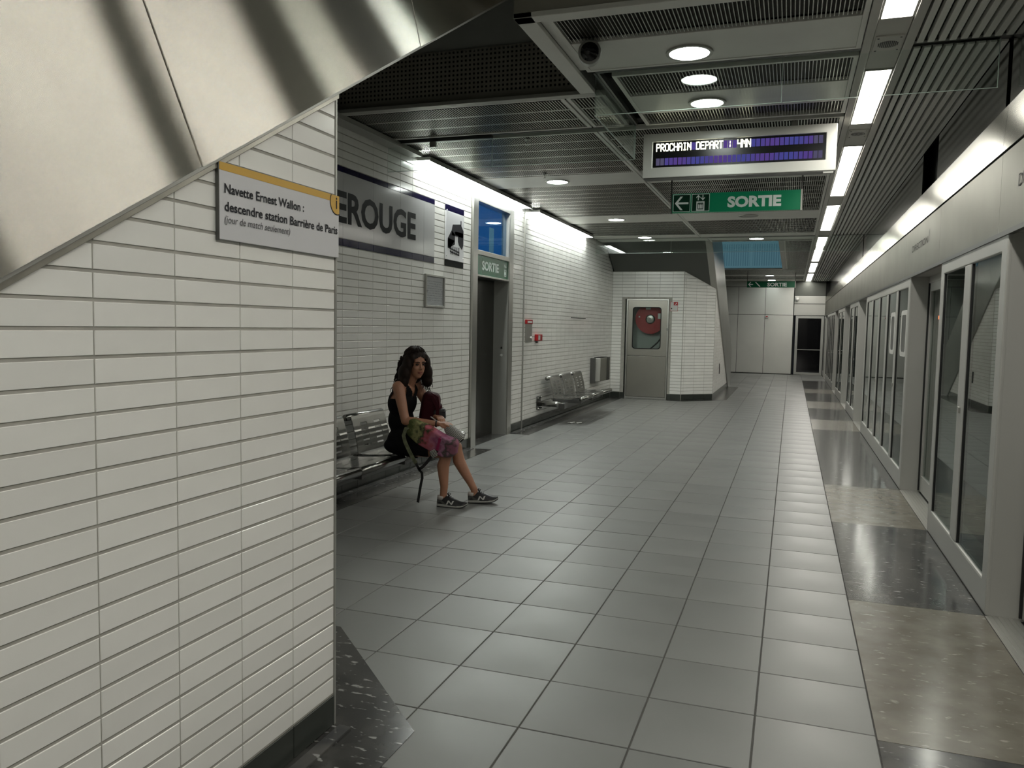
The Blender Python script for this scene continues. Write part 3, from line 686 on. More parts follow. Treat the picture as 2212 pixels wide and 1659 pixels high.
# downlights
DL = [(-.685, 5.285, .125, 1, 'lit round downlight nearest the viewer, before the glass curtain'), (-.69, 6.466, .122, 1, 'lit round downlight just above the departure display'),
      (-2.752, 9.47, .125, 1, 'lit round downlight nearest the lift door'), (-2.76, 12.97, .125, 1, 'lit round downlight above the wall bench'), (-2.753, 15.6, .125, 1, 'lit round downlight before the far tiled block'),
      (-.70, 12.93, .125, 0, 'unlit round downlight behind the green exit sign'), (-.707, 16.12, .13, 1, 'lit round downlight at the edge of the blue-glowing stairwell'),
      (-.733, 27.0, .13, 1, 'lit round downlight above the far exit sign, the nearer of two'), (-.73, 29.47, .13, 1, 'lit round downlight close to the far steel wall'), (-.69, .9, .125, 1, 'unseen round downlight overhead, put in as a light source')]  # last entry is out of view, put in as a light source
for x, y, r_, on, lb in DL:
    zz = ZC if y > 4.5 else 3.75
    t = thing('downlight', lb, 'ceiling light', (x, y, zz), 'round downlights')
    MB(Matrix.Translation((x, y, zz-.012))).ring([((r_+.022)*math.cos(R(q)), (r_+.022)*math.sin(R(q))) for q in range(0, 360, 12)], [(r_*math.cos(R(q)), r_*math.sin(R(q))) for q in range(0, 360, 12)], 0, .02).build('rim', ALU, t, smooth=False)
    MB(Matrix.Translation((x, y, zz-.006))).lathe([(r_, 0), (r_, .005)], 30).build('diffuser', DLAMP if on else MATS['unlit_diffuser'], t)

# ================================================================== HANGING GLASS SMOKE CURTAINS
EDGE = mat('polished_glass_edge', (.45, .55, .50), .12, 0, .8)
def curtain(label, M, x0, x1, y0, y1, clips=()):
    t = thing('glass_curtain', label, 'glass screen', tuple(M @ Vector((x0, y1, 0))), 'hanging glass smoke curtains')
    MB(M).box(x0, x1, y0, y1, -.005, .005).build('pane', GLASS_C, t)
    MB(M).box(x0, x1, y1, y1+.04, -.02, .02).build('rail', STEEL_D, t)
    MB(M).box(x0, x1, y0-.003, y0, -.005, .005).box(x1-.003, x1, y0, y1, -.005, .005).build('polished_edge', EDGE, t)
    for c in clips: MB(M).box(c-.03, c+.03, y1-.05, y1+.01, -.016, .016).build('clamp', STEEL, t)
MX = lambda y: F((0, y, 0), (1, 0, 0), (0, 0, 1))
curtain('glass curtain pane under the near ceiling slot, left of its joint', MX(5.57), -1.36, -.124, 3.022, ZC+.01)
curtain('glass curtain pane under the near ceiling slot, by the line lamps', MX(5.57), -.118, 1.10, 3.022, ZC+.01)
curtain('glass curtain pane running along the platform beside the black slot', F((-1.36, 0, 0), (0, 1, 0), (0, 0, 1)), 5.58, 7.08, 3.022, ZC+.01)
curtain('glass curtain pane above the station name, by the left wall', MX(7.09), XL+.02, -2.697, 3.022, ZC-.02, (-3.3,))
curtain('glass curtain pane above the woman, right of the wall pane', MX(7.09), -2.691, -1.37, 3.022, ZC+.01)
curtain('far glass curtain pane by the left wall', MX(15.84), XL+.03, -2.28, 3.022, ZC+.0)
curtain('far glass curtain pane in the middle of the platform', MX(15.84), -2.27, -.60, 3.022, ZC+.0)
curtain('far glass curtain pane by the line lamps', MX(15.84), -.59, 1.10, 3.022, ZC+.0)

# ================================================================== DEPARTURE DISPLAY
YD = 7.20
t = thing('departure_display', 'silver cased departure display hanging across the platform', 'display', (-.51, YD, 2.87))
MD = F((0, YD, 0), (1, 0, 0), (0, 0, 1))
mb = MB(MD); mb.ring([(-1.308, 2.876), (.287, 2.876), (.287, 3.258), (-1.308, 3.258)], [(-1.224, 2.965), (.203, 2.965), (.203, 3.187), (-1.224, 3.187)], -.14, 0); mb.build('casing', mat('display_casing', (.74, .74, .69), .30, .2), t, bevel=.006)
MB(MD).box(-1.23, .21, 2.96, 3.19, -.14, -.02).build('screen', mat('display_screen', (.006, .006, .007), .25), t)
MB(MD).box(-1.30, .28, 2.87, 2.876, -.13, -.01).build('underside', STEEL_D, t)
MB(MD).box(.19, .27, 2.857, 2.872, -.05, -.01).build('latch', WHITE, t, bevel=.002)
for x in (-.80, -.05): MB(MD).box(x-.025, x+.025, 3.25, ZC+.02, -.09, -.05).build('hanger', ALU, t)
G5 = {'P': '11110 10001 10001 11110 10000 10000 10000', 'R': '11110 10001 10001 11110 10100 10010 10001', 'O': '01110 10001 10001 10001 10001 10001 01110', 'C': '01110 10001 10000 10000 10000 10001 01110',
      'H': '10001 10001 10001 11111 10001 10001 10001', 'A': '01110 10001 10001 11111 10001 10001 10001', 'I': '01110 00100 00100 00100 00100 00100 01110', 'N': '10001 11001 10101 10101 10011 10001 10001',
      'D': '11110 10001 10001 10001 10001 10001 11110', 'E': '11111 10000 10000 11110 10000 10000 11111', 'T': '11111 00100 00100 00100 00100 00100 00100', ':': '00000 00100 00100 00000 00100 00100 00000',
      '4': '10001 10001 10001 11111 00001 00001 00001', 'M': '10001 11011 10101 10101 10001 10001 10001', ' ': '00000 '*7}
CELL = {}
def cellmat(k):
    v = round(.5+.5*math.sin(k*.33+.8), 1)
    if v not in CELL: CELL[v] = emis('display_cell_%d' % int(v*10), (.10+.05*(1-v), .085+.02*v, .40+.05*v), .55)
    return CELL[v]
LED = emis('display_led', (1, 1, .72), 5.0)
msg = 'PROCHAIN DEPART : 4MN'; cp = .03836; X0 = -1.1985
glyph = MB(MD)
for k in range(36):
    x = X0+k*cp
    edge = k in (0, 1, 34, 35)
    for row, (z0, z1) in enumerate(((3.106, 3.170), (2.985, 3.046))):
        if row == 0 and k < len(msg) and msg[k] not in ' :': continue
        MB(MD).box(x+.003, x+cp-.003, z0, z1, -.02, -.0185).build('cell', cellmat(k*2+row*3) if not edge else CELL.setdefault('e', emis('display_cell_edge', (.10, .09, .17), .8)), t)
for k, ch in enumerate(msg):
    for r_i, row in enumerate(G5[ch].split()):
        for c_i, b in enumerate(row):
            if b == '1':
                x = X0+k*cp+.002+c_i*.0069; z = 3.172-(r_i+1)*.0096
                glyph.box(x, x+.0078, z, z+.0102, -.018, -.0165)
glyph.build('glowing_text', LED, t)

# ================================================================== GREEN EXIT SIGNS
def arrow(mb, cx, cy, s, t_=.018):
    for sg in (-1, 1):
        mb.prism([(cx-s, cy), (cx-s+t_*1.5, cy), (cx-s*.05+t_, cy+sg*s), (cx-s*.05-t_*.6, cy+sg*s)][::1 if sg < 0 else -1], .004, .006)
    mb.box(cx-s+t_*.5, cx+s, cy-t_*.6, cy+t_*.6, .004, .0062)
def lift_icon(mb, cx, cy, s):
    mb.ring([(cx-s*.5, cy-s), (cx+s*.5, cy-s), (cx+s*.5, cy+s*.15), (cx-s*.5, cy+s*.15)], [(cx-s*.36, cy-s*.84), (cx+s*.36, cy-s*.84), (cx+s*.36, cy-s*.02), (cx-s*.36, cy-s*.02)], .004, .006)
    for k in (-1, 0, 1):
        mb.box(cx+k*s*.2-s*.07, cx+k*s*.2+s*.07, cy-s*.74, cy-s*.30, .004, .006); mb.box(cx+k*s*.2-s*.05, cx+k*s*.2+s*.05, cy-s*.26, cy-s*.14, .004, .006)
    for sg in (-1, 1):
        x = cx+sg*s*.28; y0, y1 = cy+s*.3, cy+s*.95
        mb.box(x-s*.05, x+s*.05, y0, y1, .004, .006); ty = y1 if sg < 0 else y0; dr = -1 if sg < 0 else 1
        for q in (-1, 1):
            P = [(x, ty), (x+q*s*.24, ty+dr*s*.24), (x+q*s*.24, ty+dr*s*.38), (x, ty+dr*s*.14)]
            if area(P) < 0: P = P[::-1]
            mb.prism(P, .004, .006)
YS = 9.60
t = thing('exit_sign', 'green hanging exit sign with arrow, lift icon and SORTIE', 'sign', (-.67, YS, 2.90))
M1 = MX(YS)
MB(M1).box(-1.384, .034, 2.902, 3.122, -.05, .0).build('panel', GREEN, t, bevel=.003)
MB(M1).box(.034, .052, 2.895, 3.128, -.055, .004).build('end_cap', ALU, t); MB(M1).box(-1.402, -1.384, 2.895, 3.128, -.055, .004).build('end_cap', STEEL_D, t)
MB(M1).box(-1.374, -1.176, 2.912, 3.112, 0, .002).build('arrow_field', GREEN_D, t); MB(M1).box(-1.160, -.958, 2.912, 3.112, 0, .002).build('icon_field', GREEN_D, t)
mb = MB(M1); arrow(mb, -1.275, 3.01, .078); mb.build('arrow', WHITE_P, t)
mb = MB(M1); lift_icon(mb, -1.06, 3.012, .092); mb.build('lift_icon', WHITE_P, t)
mb = MB(M1); mb.frame(-1.374, -1.176, 2.912, 3.112, .005, .002, .004).frame(-1.160, -.958, 2.912, 3.112, .005, .002, .004).build('outline', WHITE_P, t)
text('SORTIE', .117, F((-.757, YS-.001, 2.955), (1, 0, 0), (0, 0, 1)), WHITE_P, t, width=.585, bold=.046)
for x in (-1.40, .045): MB(M1).box(x-.008, x+.008, 3.10, ZC+.01, -.04, -.02).build('hanger', STEEL_D, t)
YS = 26.0; M1 = MX(YS)
t = thing('exit_sign', 'far green hanging exit sign with arrow and escalator icon', 'sign', (-.67, YS, 2.87))
MB(M1).box(-1.37, .032, 2.866, 3.056, -.05, .0).build('panel', GREEN_P, t); MB(M1).box(.032, .05, 2.86, 3.06, -.05, .004).build('end_cap', ALU, t)
mb = MB(M1); arrow(mb, -1.26, 2.96, .07, .016); mb.build('arrow', WHITE_P, t)
MB(M1).prism([(-1.13, 3.03), (-1.10, 3.03), (-.97, 2.90), (-1.0, 2.89)][::-1], .004, .006).build('escalator_icon', WHITE_P, t)
text('SORTIE', .11, F((-.77, YS-.001, 2.905), (1, 0, 0), (0, 0, 1)), WHITE_P, t, width=.57, bold=.03)
for x in (-1.36, .04): MB(M1).box(x-.01, x+.01, 3.04, ZC+.01, -.04, -.02).build('hanger', STEEL_D, t)

# ================================================================== SIGNS ON THE WALLS
t = thing('shuttle_sign', 'white information plate with amber stripe on the foreground wall', 'sign', (XF, 2.28, 1.79))
MB(MF).box(1.956, 2.612, 1.788, 2.012, .006, .016).build('plate', SIGN_W, t, bevel=.0012)
MB(MF).box(1.953, 1.957, 1.784, 2.014, .006, .0165).build('edge', STEEL_D, t)
MB(MF).box(1.957, 2.612, 1.989, 2.012, .016, .0168).build('amber_stripe', SIGN_Y, t)
TM = lambda y, z: F((XF+.0165, y, z), (0, 1, 0), (0, 0, 1))
text('Navette Ernest Wallon :', .0285, TM(1.978, 1.925), SIGN_K, t, width=.408, bold=.018)
text('descendre station Barrière de Paris', .0285, TM(1.978, 1.873), SIGN_K, t, width=.622, bold=.018)
text('(jour de match seulement)', .0225, TM(1.978, 1.838), SIGN_GR, t, width=.327, shear=.18)
def disc(cx, cy, r_, a0, a1, n=20): return [(cx+r_*math.cos(R(a0+(a1-a0)*k/n)), cy+r_*math.sin(R(a0+(a1-a0)*k/n))) for k in range(n+1)]
ic, iz, ir = 2.597, 1.988, .043
def cut(P): 
    P = clip(P, -1, 0, 2.612); return clip(P, 0, -1, 2.012)
MB(MF).prism(cut(disc(ic, iz, ir+.004, 0, 342, 30)), .0166, .0172).build('icon_border', SIGN_K, t)
MB(MF).prism(cut(disc(ic, iz, ir, 0, 342, 30)), .0166, .0178).build('icon_disc', SIGN_Y, t)
text('i', .045, TM(2.589, 1.965), SIGN_K, t, bold=.012, name='icon_letter', depth=.0022)

# station name on enamel plates
t = thing('station_sign', 'long enamel station name sign set into the left wall', 'sign', (XL, 6.1, SZ0))
k = 0
yy = SY1
while yy > SY0+.01:
    a = max(SY0, yy-(TP if k == 0 else 2*TP)); MB(ML).box(a+.0012, yy-.0012, SZ0+.072, SZ1-.055, 0, .006).build('name_plate', SIGN_G, t); yy = a; k += 1
yy = SY1
while yy > SY0+.01:
    for z0, z1 in ((SZ0+.004, SZ0+.068), (SZ1-.052, SZ1-.003)):
        mb = MB(ML); add_tile(mb, [(yy-TP+.0018, z0), (yy-.0018, z0), (yy-.0018, z1), (yy-TP+.0018, z1)], 0, .006, .0015); mb.build('navy_band_tile', T_NAVY, t)
    yy -= TP
text('BORDEROUGE', .272, F((XL+.0065, 5.03, 2.440), (0, 1, 0), (0, 0, 1)), SIGN_KG, t, width=2.71, bold=.030)
# house pictogram plate
t = thing('pictogram_plate', 'white plate with a black house pictogram beside the station name', 'sign', (XL, 8.775, SZ0))
MB(ML).box(8.51, 9.04, SZ0+.075, SZ1-.07, .0, .014).build('plate', SIGN_W, t, bevel=.002)
MB(ML).box(8.51, 9.04, SZ1-.066, SZ1-.002, 0, .012).build('navy_band', T_NAVY, t); MB(ML).box(8.51, 9.04, SZ0+.004, SZ0+.070, 0, .012).build('grey_band', SIGN_KG, t)
pk = lambda P: [(8.51+.53*x, SZ0+.0+(SZ1-SZ0)*(1-y)) for x, y in P]
mb = MB(ML)
def blk(P):
    Q = pk(P)
    if area(Q) < 0: Q = Q[::-1]
    mb.prism(Q, .014, .0165)
blk([(.36, .30), (.80, .26), (.96, .36), (.96, .48), (.30, .48), (.30, .40)])
blk([(.30, .40), (.48, .46), (.48, .62), (.16, .70), (.10, .66), (.10, .54)])
blk([(.48, .40), (.70, .40), (.70, .46), (.48, .46)]); blk([(.66, .40), (.72, .40), (.72, .62), (.66, .56)]); blk([(.72, .40), (.96, .40), (.96, .60), (.90, .68), (.72, .62)])
blk([(.10, .54), (.48, .56), (.40, .60), (.20, .71), (.10, .70)]); blk([(.80, .20), (.84, .20), (.84, .30), (.80, .30)])
for q in range(5):
    x = .26+q*.11; blk([(x, .66), (x+.03, .66), (x+.03, .80), (x, .79)])
blk([(.20, .69), (.74, .73), (.74, .75), (.20, .71)]); blk([(.22, .74), (.74, .78), (.74, .80), (.22, .76)])
mb.build('house_print', SIGN_K, t)
for x, z in ((8.53, 2.86), (9.02, 2.34), (8.53, 2.34)): MB(ML @ Matrix.Translation((x, z, .014))).lathe([(.008, 0), (.006, .006)], 8).build('screw', STEEL, t)
# timetable frame
t = thing('timetable_frame', 'silver notice frame on the left wall above the woman', 'notice frame', (XL, 8.21, 1.74))
MB(ML).frame(7.965, 8.475, 1.735, 2.098, .024, .004, .03).build('frame', ALU, t, bevel=.004)
MB(ML).box(7.985, 8.455, 1.755, 2.078, .004, .012).build('sheet', mat('notice_paper', (.42, .44, .45), .35, noise=.10, nscale=9, stretch=(1, 1, 6)), t)
lines = MB(ML)
for q in range(9):
    z = 2.02-q*.026; x = 8.02
    while x < 8.42:
        l = random.uniform(.02, .07); lines.box(x, min(8.43, x+l), z, z+.005, .012, .0126); x += l+random.uniform(.008, .03)
lines.build('print', mat('faded_print', (.24, .25, .26), .5), t)
MB(ML).box(8.00, 8.03, 1.90, 1.925, .012, .013).build('black_mark', SIGN_K, t)

# ================================================================== LIFT DOOR
t = struct(MB(ML).box(9.305, 9.465, 0, 3.17, -.12, .035).box(10.665, 10.83, 0, 3.17, -.12, .035).box(9.465, 10.665, 3.10, 3.17, -.12, .035).box(9.465, 10.665, 2.44, 2.50, -.10, .03).box(9.465, 10.665, 2.165, 2.19, -.10, .03).build('door_20', STEEL, bevel=.004)); t['label'] = 'steel framed lift entrance with blue glass above'
MB(ML).box(9.465, 10.665, 2.50, 3.10, -.03, -.02).build('transom_pane', GLASS_B, t)
MB(ML).box(9.465, 10.665, 2.45, 3.14, -.10, -.09).build('blue_shaft_glow_panel', BLUE3, t)  # glowing sheet behind the pane replaces the daylight of the shaft
MB(ML).box(10.15, 10.32, 2.52, 2.86, -.085, -.08).build('pale_shaft_glow_panel', mat('pale_shaft_glow', (.25, .32, .34), .5, emit=(.07, .11, .12), estr=1), t)  # pale patch of the shaft, its light also put in as emission
MB(ML).box(9.455, 9.465, 0, 3.14, -.45, -.1).box(10.655, 10.675, 0, 3.14, -.45, .02).build('jamb', mat('lift_jamb', (.42, .42, .39), .35, .35), t)
MB(ML).box(9.465, 10.665, .0, 2.18, -.20, -.19).build('door_leaf', mat('lift_door_dark', (.018, .018, .014), .25, .3), t)
MB(ML).box(9.465, 9.56, 0, 2.18, -.19, -.15).build('door_edge', STEEL_D, t)
MB(ML).box(9.465, 10.665, 2.43, 2.45, -.45, -.1).box(9.465, 10.665, 2.17, 2.18, -.2, .0).build('shelf', STEEL_D, t)
p = thing('lift_exit_plate', 'green SORTIE plate over the lift door', 'sign', (XL, 10.06, 2.19))
MB(ML).box(9.47, 10.66, 2.19, 2.44, .0, .012).build('plate', GREEN_P, p, bevel=.002)
text('SORTIE', .115, F((XL+.012, 9.66, 2.262), (0, 1, 0), (0, 0, 1)), WHITE_P, p, width=.62, bold=.035)
mb = MB(ML @ Matrix.Translation((0, 0, .008))); lift_icon(mb, 10.54, 2.31, .085); mb.build('lift_icon', WHITE_P, p)
p = thing('call_button', 'steel lift call button plate inside the lift jamb', 'button', (XL-.06, 10.66, 1.1))
MJ = F((XL-.065, 10.664, 0), (1, 0, 0), (0, 0, 1))
MB(MJ).box(-.035, .035, .98, 1.30, 0, .006).build('plate', STEEL, p, bevel=.001)
MB(MJ @ Matrix.Translation((0, 1.13, .006))).lathe([(.02, 0), (.02, .008), (.014, .012)], 14).build('button', WHITE, p)
MB(MJ).box(-.014, .014, 1.22, 1.25, .006, .009).build('display', BLACK, p)

# ================================================================== SMALL WALL FITTINGS
t = thing('alarm_panel', 'steel wall panel with red header beside the lift', 'alarm panel', (XL, 11.66, 1.3))
MB(ML).box(11.50, 11.77, 1.30, 1.58, .004, .03).build('plate', STEEL, t, bevel=.003); MB(ML).box(11.49, 11.78, 1.58, 1.645, .004, .034).build('header', RED, t, bevel=.003)
MB(ML).box(11.53, 11.74, 1.598, 1.622, .034, .035).build('header_print', WHITE_P, t); MB(ML @ Matrix.Translation((11.70, 1.37, .03))).lathe([(.018, 0), (.014, .02)], 12).build('key', WHITE, t)
t = thing('fire_call_point', 'small red fire call point box on the left wall', 'call point', (XL, 12.1, 1.32))
MB(ML).box(11.98, 12.22, 1.32, 1.42, .004, .06).build('box', RED, t, bevel=.005); MB(ML).box(12.00, 12.09, 1.335, 1.405, .06, .064).build('window', WHITE, t); MB(ML).box(12.02, 12.06, 1.285, 1.32, .01, .04).build('key_tab', STEEL_D, t)
t = thing('wall_slit', 'short dark slit in the tiles above the wall bench', 'slit', (XL, 14.7, 1.715))
MB(ML).box(14.14, 15.24, 1.708, 1.722, .003, .0065).build('slit', BLACK, t)
t = thing('waste_bin', 'steel waste bin fixed to the left wall past the bench', 'bin', (XL, 16.1, .45))
MB(ML).prism([(15.76, .46), (16.55, .46), (16.60, .93), (15.80, .93)], .03, .20).build('body', STEEL, t, bevel=.006)
MB(ML).box(16.38, 16.62, .455, .935, .20, .21).build('side_band', STEEL_D, t); MB(ML).box(15.72, 15.80, .42, .93, .004, .10).build('bracket', STEEL_D, t); MB(ML).box(15.85, 16.5, .925, .94, .05, .18).build('mouth', BLACK, t)
t = thing('litter', 'crumpled white paper scrap on the floor by the bench, left one', 'litter', (-3.30, 12.46, .003))
mb = MB()
for q in range(5): mb.ball((-3.32+q*.015+random.uniform(-.01, .01), 12.44+random.uniform(-.06, .06), .012), (.022, .05, .008), 6, 4)
mb.build('paper', WHITE, t)
t = thing('litter', 'crumpled white paper scrap on the floor by the bench, right one', 'litter', (-3.17, 12.46, .003))
mb = MB()
for q in range(4): mb.ball((-3.19+q*.014, 12.46+random.uniform(-.05, .05), .012), (.020, .05, .008), 6, 4)
mb.build('paper', WHITE, t)
# hose cabinet in the far block
t = thing('hose_cabinet', 'tall steel fire hose cabinet with a red reel behind its window', 'cabinet', (-2.99, YB, 0))
mb = MB(MK); mb.frame(.335, 1.265, .0, 2.19, .035, -.05, .03).build('frame', STEEL, t, bevel=.004)
def rrect(x0, x1, y0, y1, r_): return [(cx+r_*math.cos(R(s+q)), cy+r_*math.sin(R(s+q))) for cx, cy, s in ((x1-r_, y0+r_, -90), (x1-r_, y1-r_, 0), (x0+r_, y1-r_, 90), (x0+r_, y0+r_, 180)) for q in (0, 22.5, 45, 67.5, 90)]
DO = mat('cabinet_steel', (.36, .35, .31), .34, .85, noise=.04, nscale=2)
def sq(x0, x1, y0, y1, n=5):
    L_ = []
    for (ax, ay), (bx, by) in (((x1, y0), (x1, y0)), ((x1, y1), (x1, y1)), ((x0, y1), (x0, y1)), ((x0, y0), (x0, y0))): L_ += [(ax, ay)]*n
    return L_
MB(MK).ring(sq(.372, 1.228, .945, 2.152), rrect(.478, 1.098, 1.098, 2.008, .06), 0, .018).build('upper_door', DO, t)
MB(MK).box(.372, 1.228, .04, .935, 0, .018).build('lower_door', DO, t, bevel=.003); MB(MK).box(.34, 1.26, .004, .035, .0, .04).build('sill', ALU, t)
MB(MK).ring(rrect(.472, 1.104, 1.092, 2.014, .065), rrect(.490, 1.086, 1.11, 1.996, .055), .016, .024).build('gasket', RUBBER, t)
MB(MK).prism(rrect(.485, 1.09, 1.10, 2.0, .055), .004, .008).build('pane', GLASS_C, t)
MB(MK).box(.372, 1.228, .95, 2.15, -.34, -.33).box(.372, .382, .95, 2.15, -.34, 0).box(1.218, 1.228, .95, 2.15, -.34, 0).box(.372, 1.228, 2.14, 2.15, -.34, 0).box(.372, 1.228, .945, .955, -.34, 0).build('inner_box', mat('cabinet_inside', (.30, .33, .31), .5), t)
MB(MK @ Matrix.Translation((.83, 1.76, -.22))).lathe([(.09, 0), (.335, .0), (.335, .03), (.09, .035)], 32).build('hose_reel', RED_R, t)
MB(MK @ Matrix.Translation((.83, 1.75, -.185))).lathe([(.105, 0), (.105, .01), (.08, .03), (.03, .035)], 20).build('reel_hub', mat('reel_hub_chrome', (.30, .30, .28), .25, .9, noise=.5, nscale=20), t)
for x, z, a, b in ((.78, 1.985, .11, .05), (1.03, 1.82, .07, .12), (.585, 1.80, .03, .03)): MB(MK).box(x-a/2, x+a/2, z-b/2, z+b/2, -.184, -.182).build('reel_label', WHITE, t)
MB(MK).tube([(1.14, 1.40, -.1), (1.02, 1.24, -.1), (.88, 1.11, -.1), (.80, 1.06, -.1)], .016, 8).build('hose', RUBBER, t, smooth=True)
MB(MK).box(1.232, 1.245, 1.5, 1.56, .03, .05).build('handle', STEEL_D, t)
p = thing('hose_notice', 'small white and red fire notice beside the hose cabinet', 'notice', (-2.43, YB, 1.93))
MB(MK).box(1.285, 1.450, 1.93, 2.13, .005, .009).build('sheet', WHITE, p); MB(MK).box(1.36, 1.448, 2.055, 2.125, .009, .0105).build('red_square', RED, p); MB(MK).prism([(1.385, 2.07), (1.40, 2.07), (1.435, 2.11), (1.42, 2.11)], .0105, .0115).build('hose_mark', WHITE_P, p)
MB(MK @ Matrix.Translation((1.315, 1.985, .009))).lathe([(.014, 0), (.014, .002)], 12).build('dot', BLACK, p); MB(MK).frame(1.285, 1.450, 1.93, 2.13, .006, .009, .011).build('border', RED, p)
# alarm box and camera on the far steel wall
t = thing('wall_call_box', 'tiny white box with red mark on the far steel wall', 'call box', (-.87, YW, 2.0))
MB(MW).box(-.93, -.80, 2.0, 2.09, .0, .05).build('box', WHITE, t, bevel=.01); MB(MW).box(-.90, -.83, 2.03, 2.06, .05, .053).build('red_mark', RED, t); MB(MW).box(-.90, -.82, 2.12, 2.15, 0, .02).build('label', WHITE, t)
t = thing('dome_camera', 'white dome camera beside the end door header', 'camera', (.12, YW, 2.68))
MB(MW).box(.075, .19, 2.68, 2.77, .04, .10).build('bracket', WHITE, t, bevel=.01); MB(MW).ball((.13, 2.66, .12), (.06, .06, .06), 12, 8).build('dome', WHITE, t, smooth=True)
# ceiling camera near the first downlight
t = thing('ceiling_camera', 'grey surveillance camera hanging from the ceiling by the first downlight', 'camera', (-1.29, 4.98, 3.1))
cc = Vector((-1.245, 4.93, 3.235)); dirc = (Vector((0, 0, 1.55))-cc); dirc.z *= .55; dirc.normalize()
Mc = F(cc, Vector((0, 0, 1)).cross(dirc), dirc.cross(Vector((0, 0, 1)).cross(dirc)))
CAMG = mat('camera_grey', (.24, .24, .22), .35)
MB(Mc).lathe([(.050, -.20), (.064, -.18), (.070, 0.0), (.070, .03), (.060, .034)], 24).build('housing', CAMG, t, smooth=True)
MB(Mc).lathe([(.056, .028), (.056, .038), (.03, .046), (.001, .048)], 24).build('lens', mat('camera_lens', (.004, .004, .005), .05), t, smooth=True)
MB(Mc).lathe([(.064, .026), (.064, .036), (.056, .038)], 24).build('ring', CAMG, t)
MB().tube([cc+Vector((0, .05, .05)), cc+Vector((-.0, .03, .08)), (cc.x, cc.y+.02, ZC)], .018, 10).build('bracket', CAMG, t, smooth=True)
# sprinklers
for x, y, lb in ((-2.762, 8.98, 'sprinkler head in the ceiling before the lift door'), (-2.42, 7.3, 'sprinkler head just behind the glass curtain')):
    t = thing('sprinkler', lb, 'sprinkler', (x, y, ZC))
    MB(Matrix.Translation((x, y, ZC-.05))).lathe([(.018, 0), (.02, .004), (.006, .006), (.006, .03), (.03, .045), (.03, .05)], 12).build('head', STEEL, t)

# ================================================================== BENCHES
def sheet_grid(M, xs_, prof, holes):
    """bent sheet: profile (list of (x,z)) swept across local y positions xs_; holes = set of (i, j) cells left open"""
    mb = MB(M); ids = [[mb.pt((p[0], y, p[1])) for p in prof] for y in xs_]
    for i in range(len(xs_)-1):
        for j in range(len(prof)-1):
            if (i, j) in holes: continue
            mb.face((ids[i][j], ids[i+1][j], ids[i+1][j+1], ids[i][j+1]))
    return mb
def seat_proto(parent, y0, wdt=.70):
    M = Matrix.Translation((0, y0, 0))
    n = 15; xs_ = [.045+.61*k/n for k in range(n+1)]
    bp = [(-3.592, .385), (-3.598, .41), (-3.602, .44), (-3.606, .455), (-3.610, .487), (-3.614, .502), (-3.619, .533), (-3.624, .548), (-3.631, .58), (-3.637, .595), (-3.645, .627), (-3.652, .65), (-3.664, .69), (-3.672, .715)]
    hb = {(i, j) for j in (2, 4, 6, 8, 10) for i in (3, 4, 5, 9, 10, 11)}
    sp = [(-3.58, .392), (-3.55, .386), (-3.47, .387), (-3.455, .389), (-3.38, .394), (-3.365, .396), (-3.29, .403), (-3.275, .405), (-3.20, .414), (-3.15, .42), (-3.11, .428)]
    hs = {(i, j) for j in (2, 4, 6) for i in (3, 4, 5, 9, 10, 11)}
    for nm, pr_, hh in (('backrest', bp, hb), ('seat', sp, hs)):
        o = sheet_grid(M, xs_, pr_, hh).build(nm, STEEL_P, parent, smooth=False); s_ = o.modifiers.new('thick', 'SOLIDIFY'); s_.thickness = .006; s_.offset = 0
    MB(M).tube([(-3.70, .0, .708), (-3.70, .655, .708)], .030, 14).build('top_tube', STEEL_P, parent, smooth=True)
    MB(M).tube([(-3.118, 0, .398), (-3.118, wdt, .398)], .034, 14).build('front_tube', STEEL_P, parent, smooth=True)
    MB(M).prism([(-3.60, .02), (-3.12, .02), (-3.12, .05), (-3.60, .05)], .33, .38).build('bracket', STEEL_D, parent)
    MB(M).box(-3.615, -3.585, .0, wdt, .372, .392).build('rear_rail', STEEL_P, parent)
    return parent
def bench(label, y0, n, br, loc):
    t = thing('wall_bench', label, 'bench', loc)
    for k in range(n): seat_proto(t, y0+k*.74)
    MB().box(-3.44, -3.34, min(y0, min(br))-.0, max(y0+n*.74, max(br)), .25, .335).build('beam', STEEL_D, t, bevel=.006)
    for b in br:
        MB(F((XL, 0, 0), (0, 1, 0), (0, 0, 1))).box(b-.05, b+.16, .215, .435, .005, .018).build('wall_plate', STEEL_P, t, bevel=.006)
        MB().tube([(XL+.015, b+.05, .315), (-3.50, b+.05, .315), (-3.38, b+.05, .30)], .045, 14).build('arm', STEEL_P, t, smooth=True)
        for dy in (-.025, .135):
            for z in (.24, .41): MB(F((XL+.018, b+dy, z), (0, 1, 0), (0, 0, 1))).lathe([(.016, 0), (.016, .018), (.008, .03)], 8).build('bolt', STEEL_P, t)
    return t
bench('steel wall bench the woman sits on, with slotted backrests', 4.70, 3, (4.6, 6.72), (-3.4, 5.8, .2))
t = thing('wall_bracket', 'small chrome bracket bolted low on the wall left of the lift', 'bracket', (XL, 8.95, .2))
CHR = mat('bright_chrome', (.75, .75, .72), .18, 1.0)
MB(ML).box(8.86, 9.02, .16, .28, .005, .02).build('plate', CHR, t, bevel=.004)
MB().tube([(XL+.015, 8.94, .225), (XL+.10, 8.94, .225)], .032, 12).build('stub', CHR, t, smooth=True)
bench('three-seat steel wall bench before the hose cabinet', 12.37, 3, (12.18, 14.75), (-3.4, 13.5, .2))

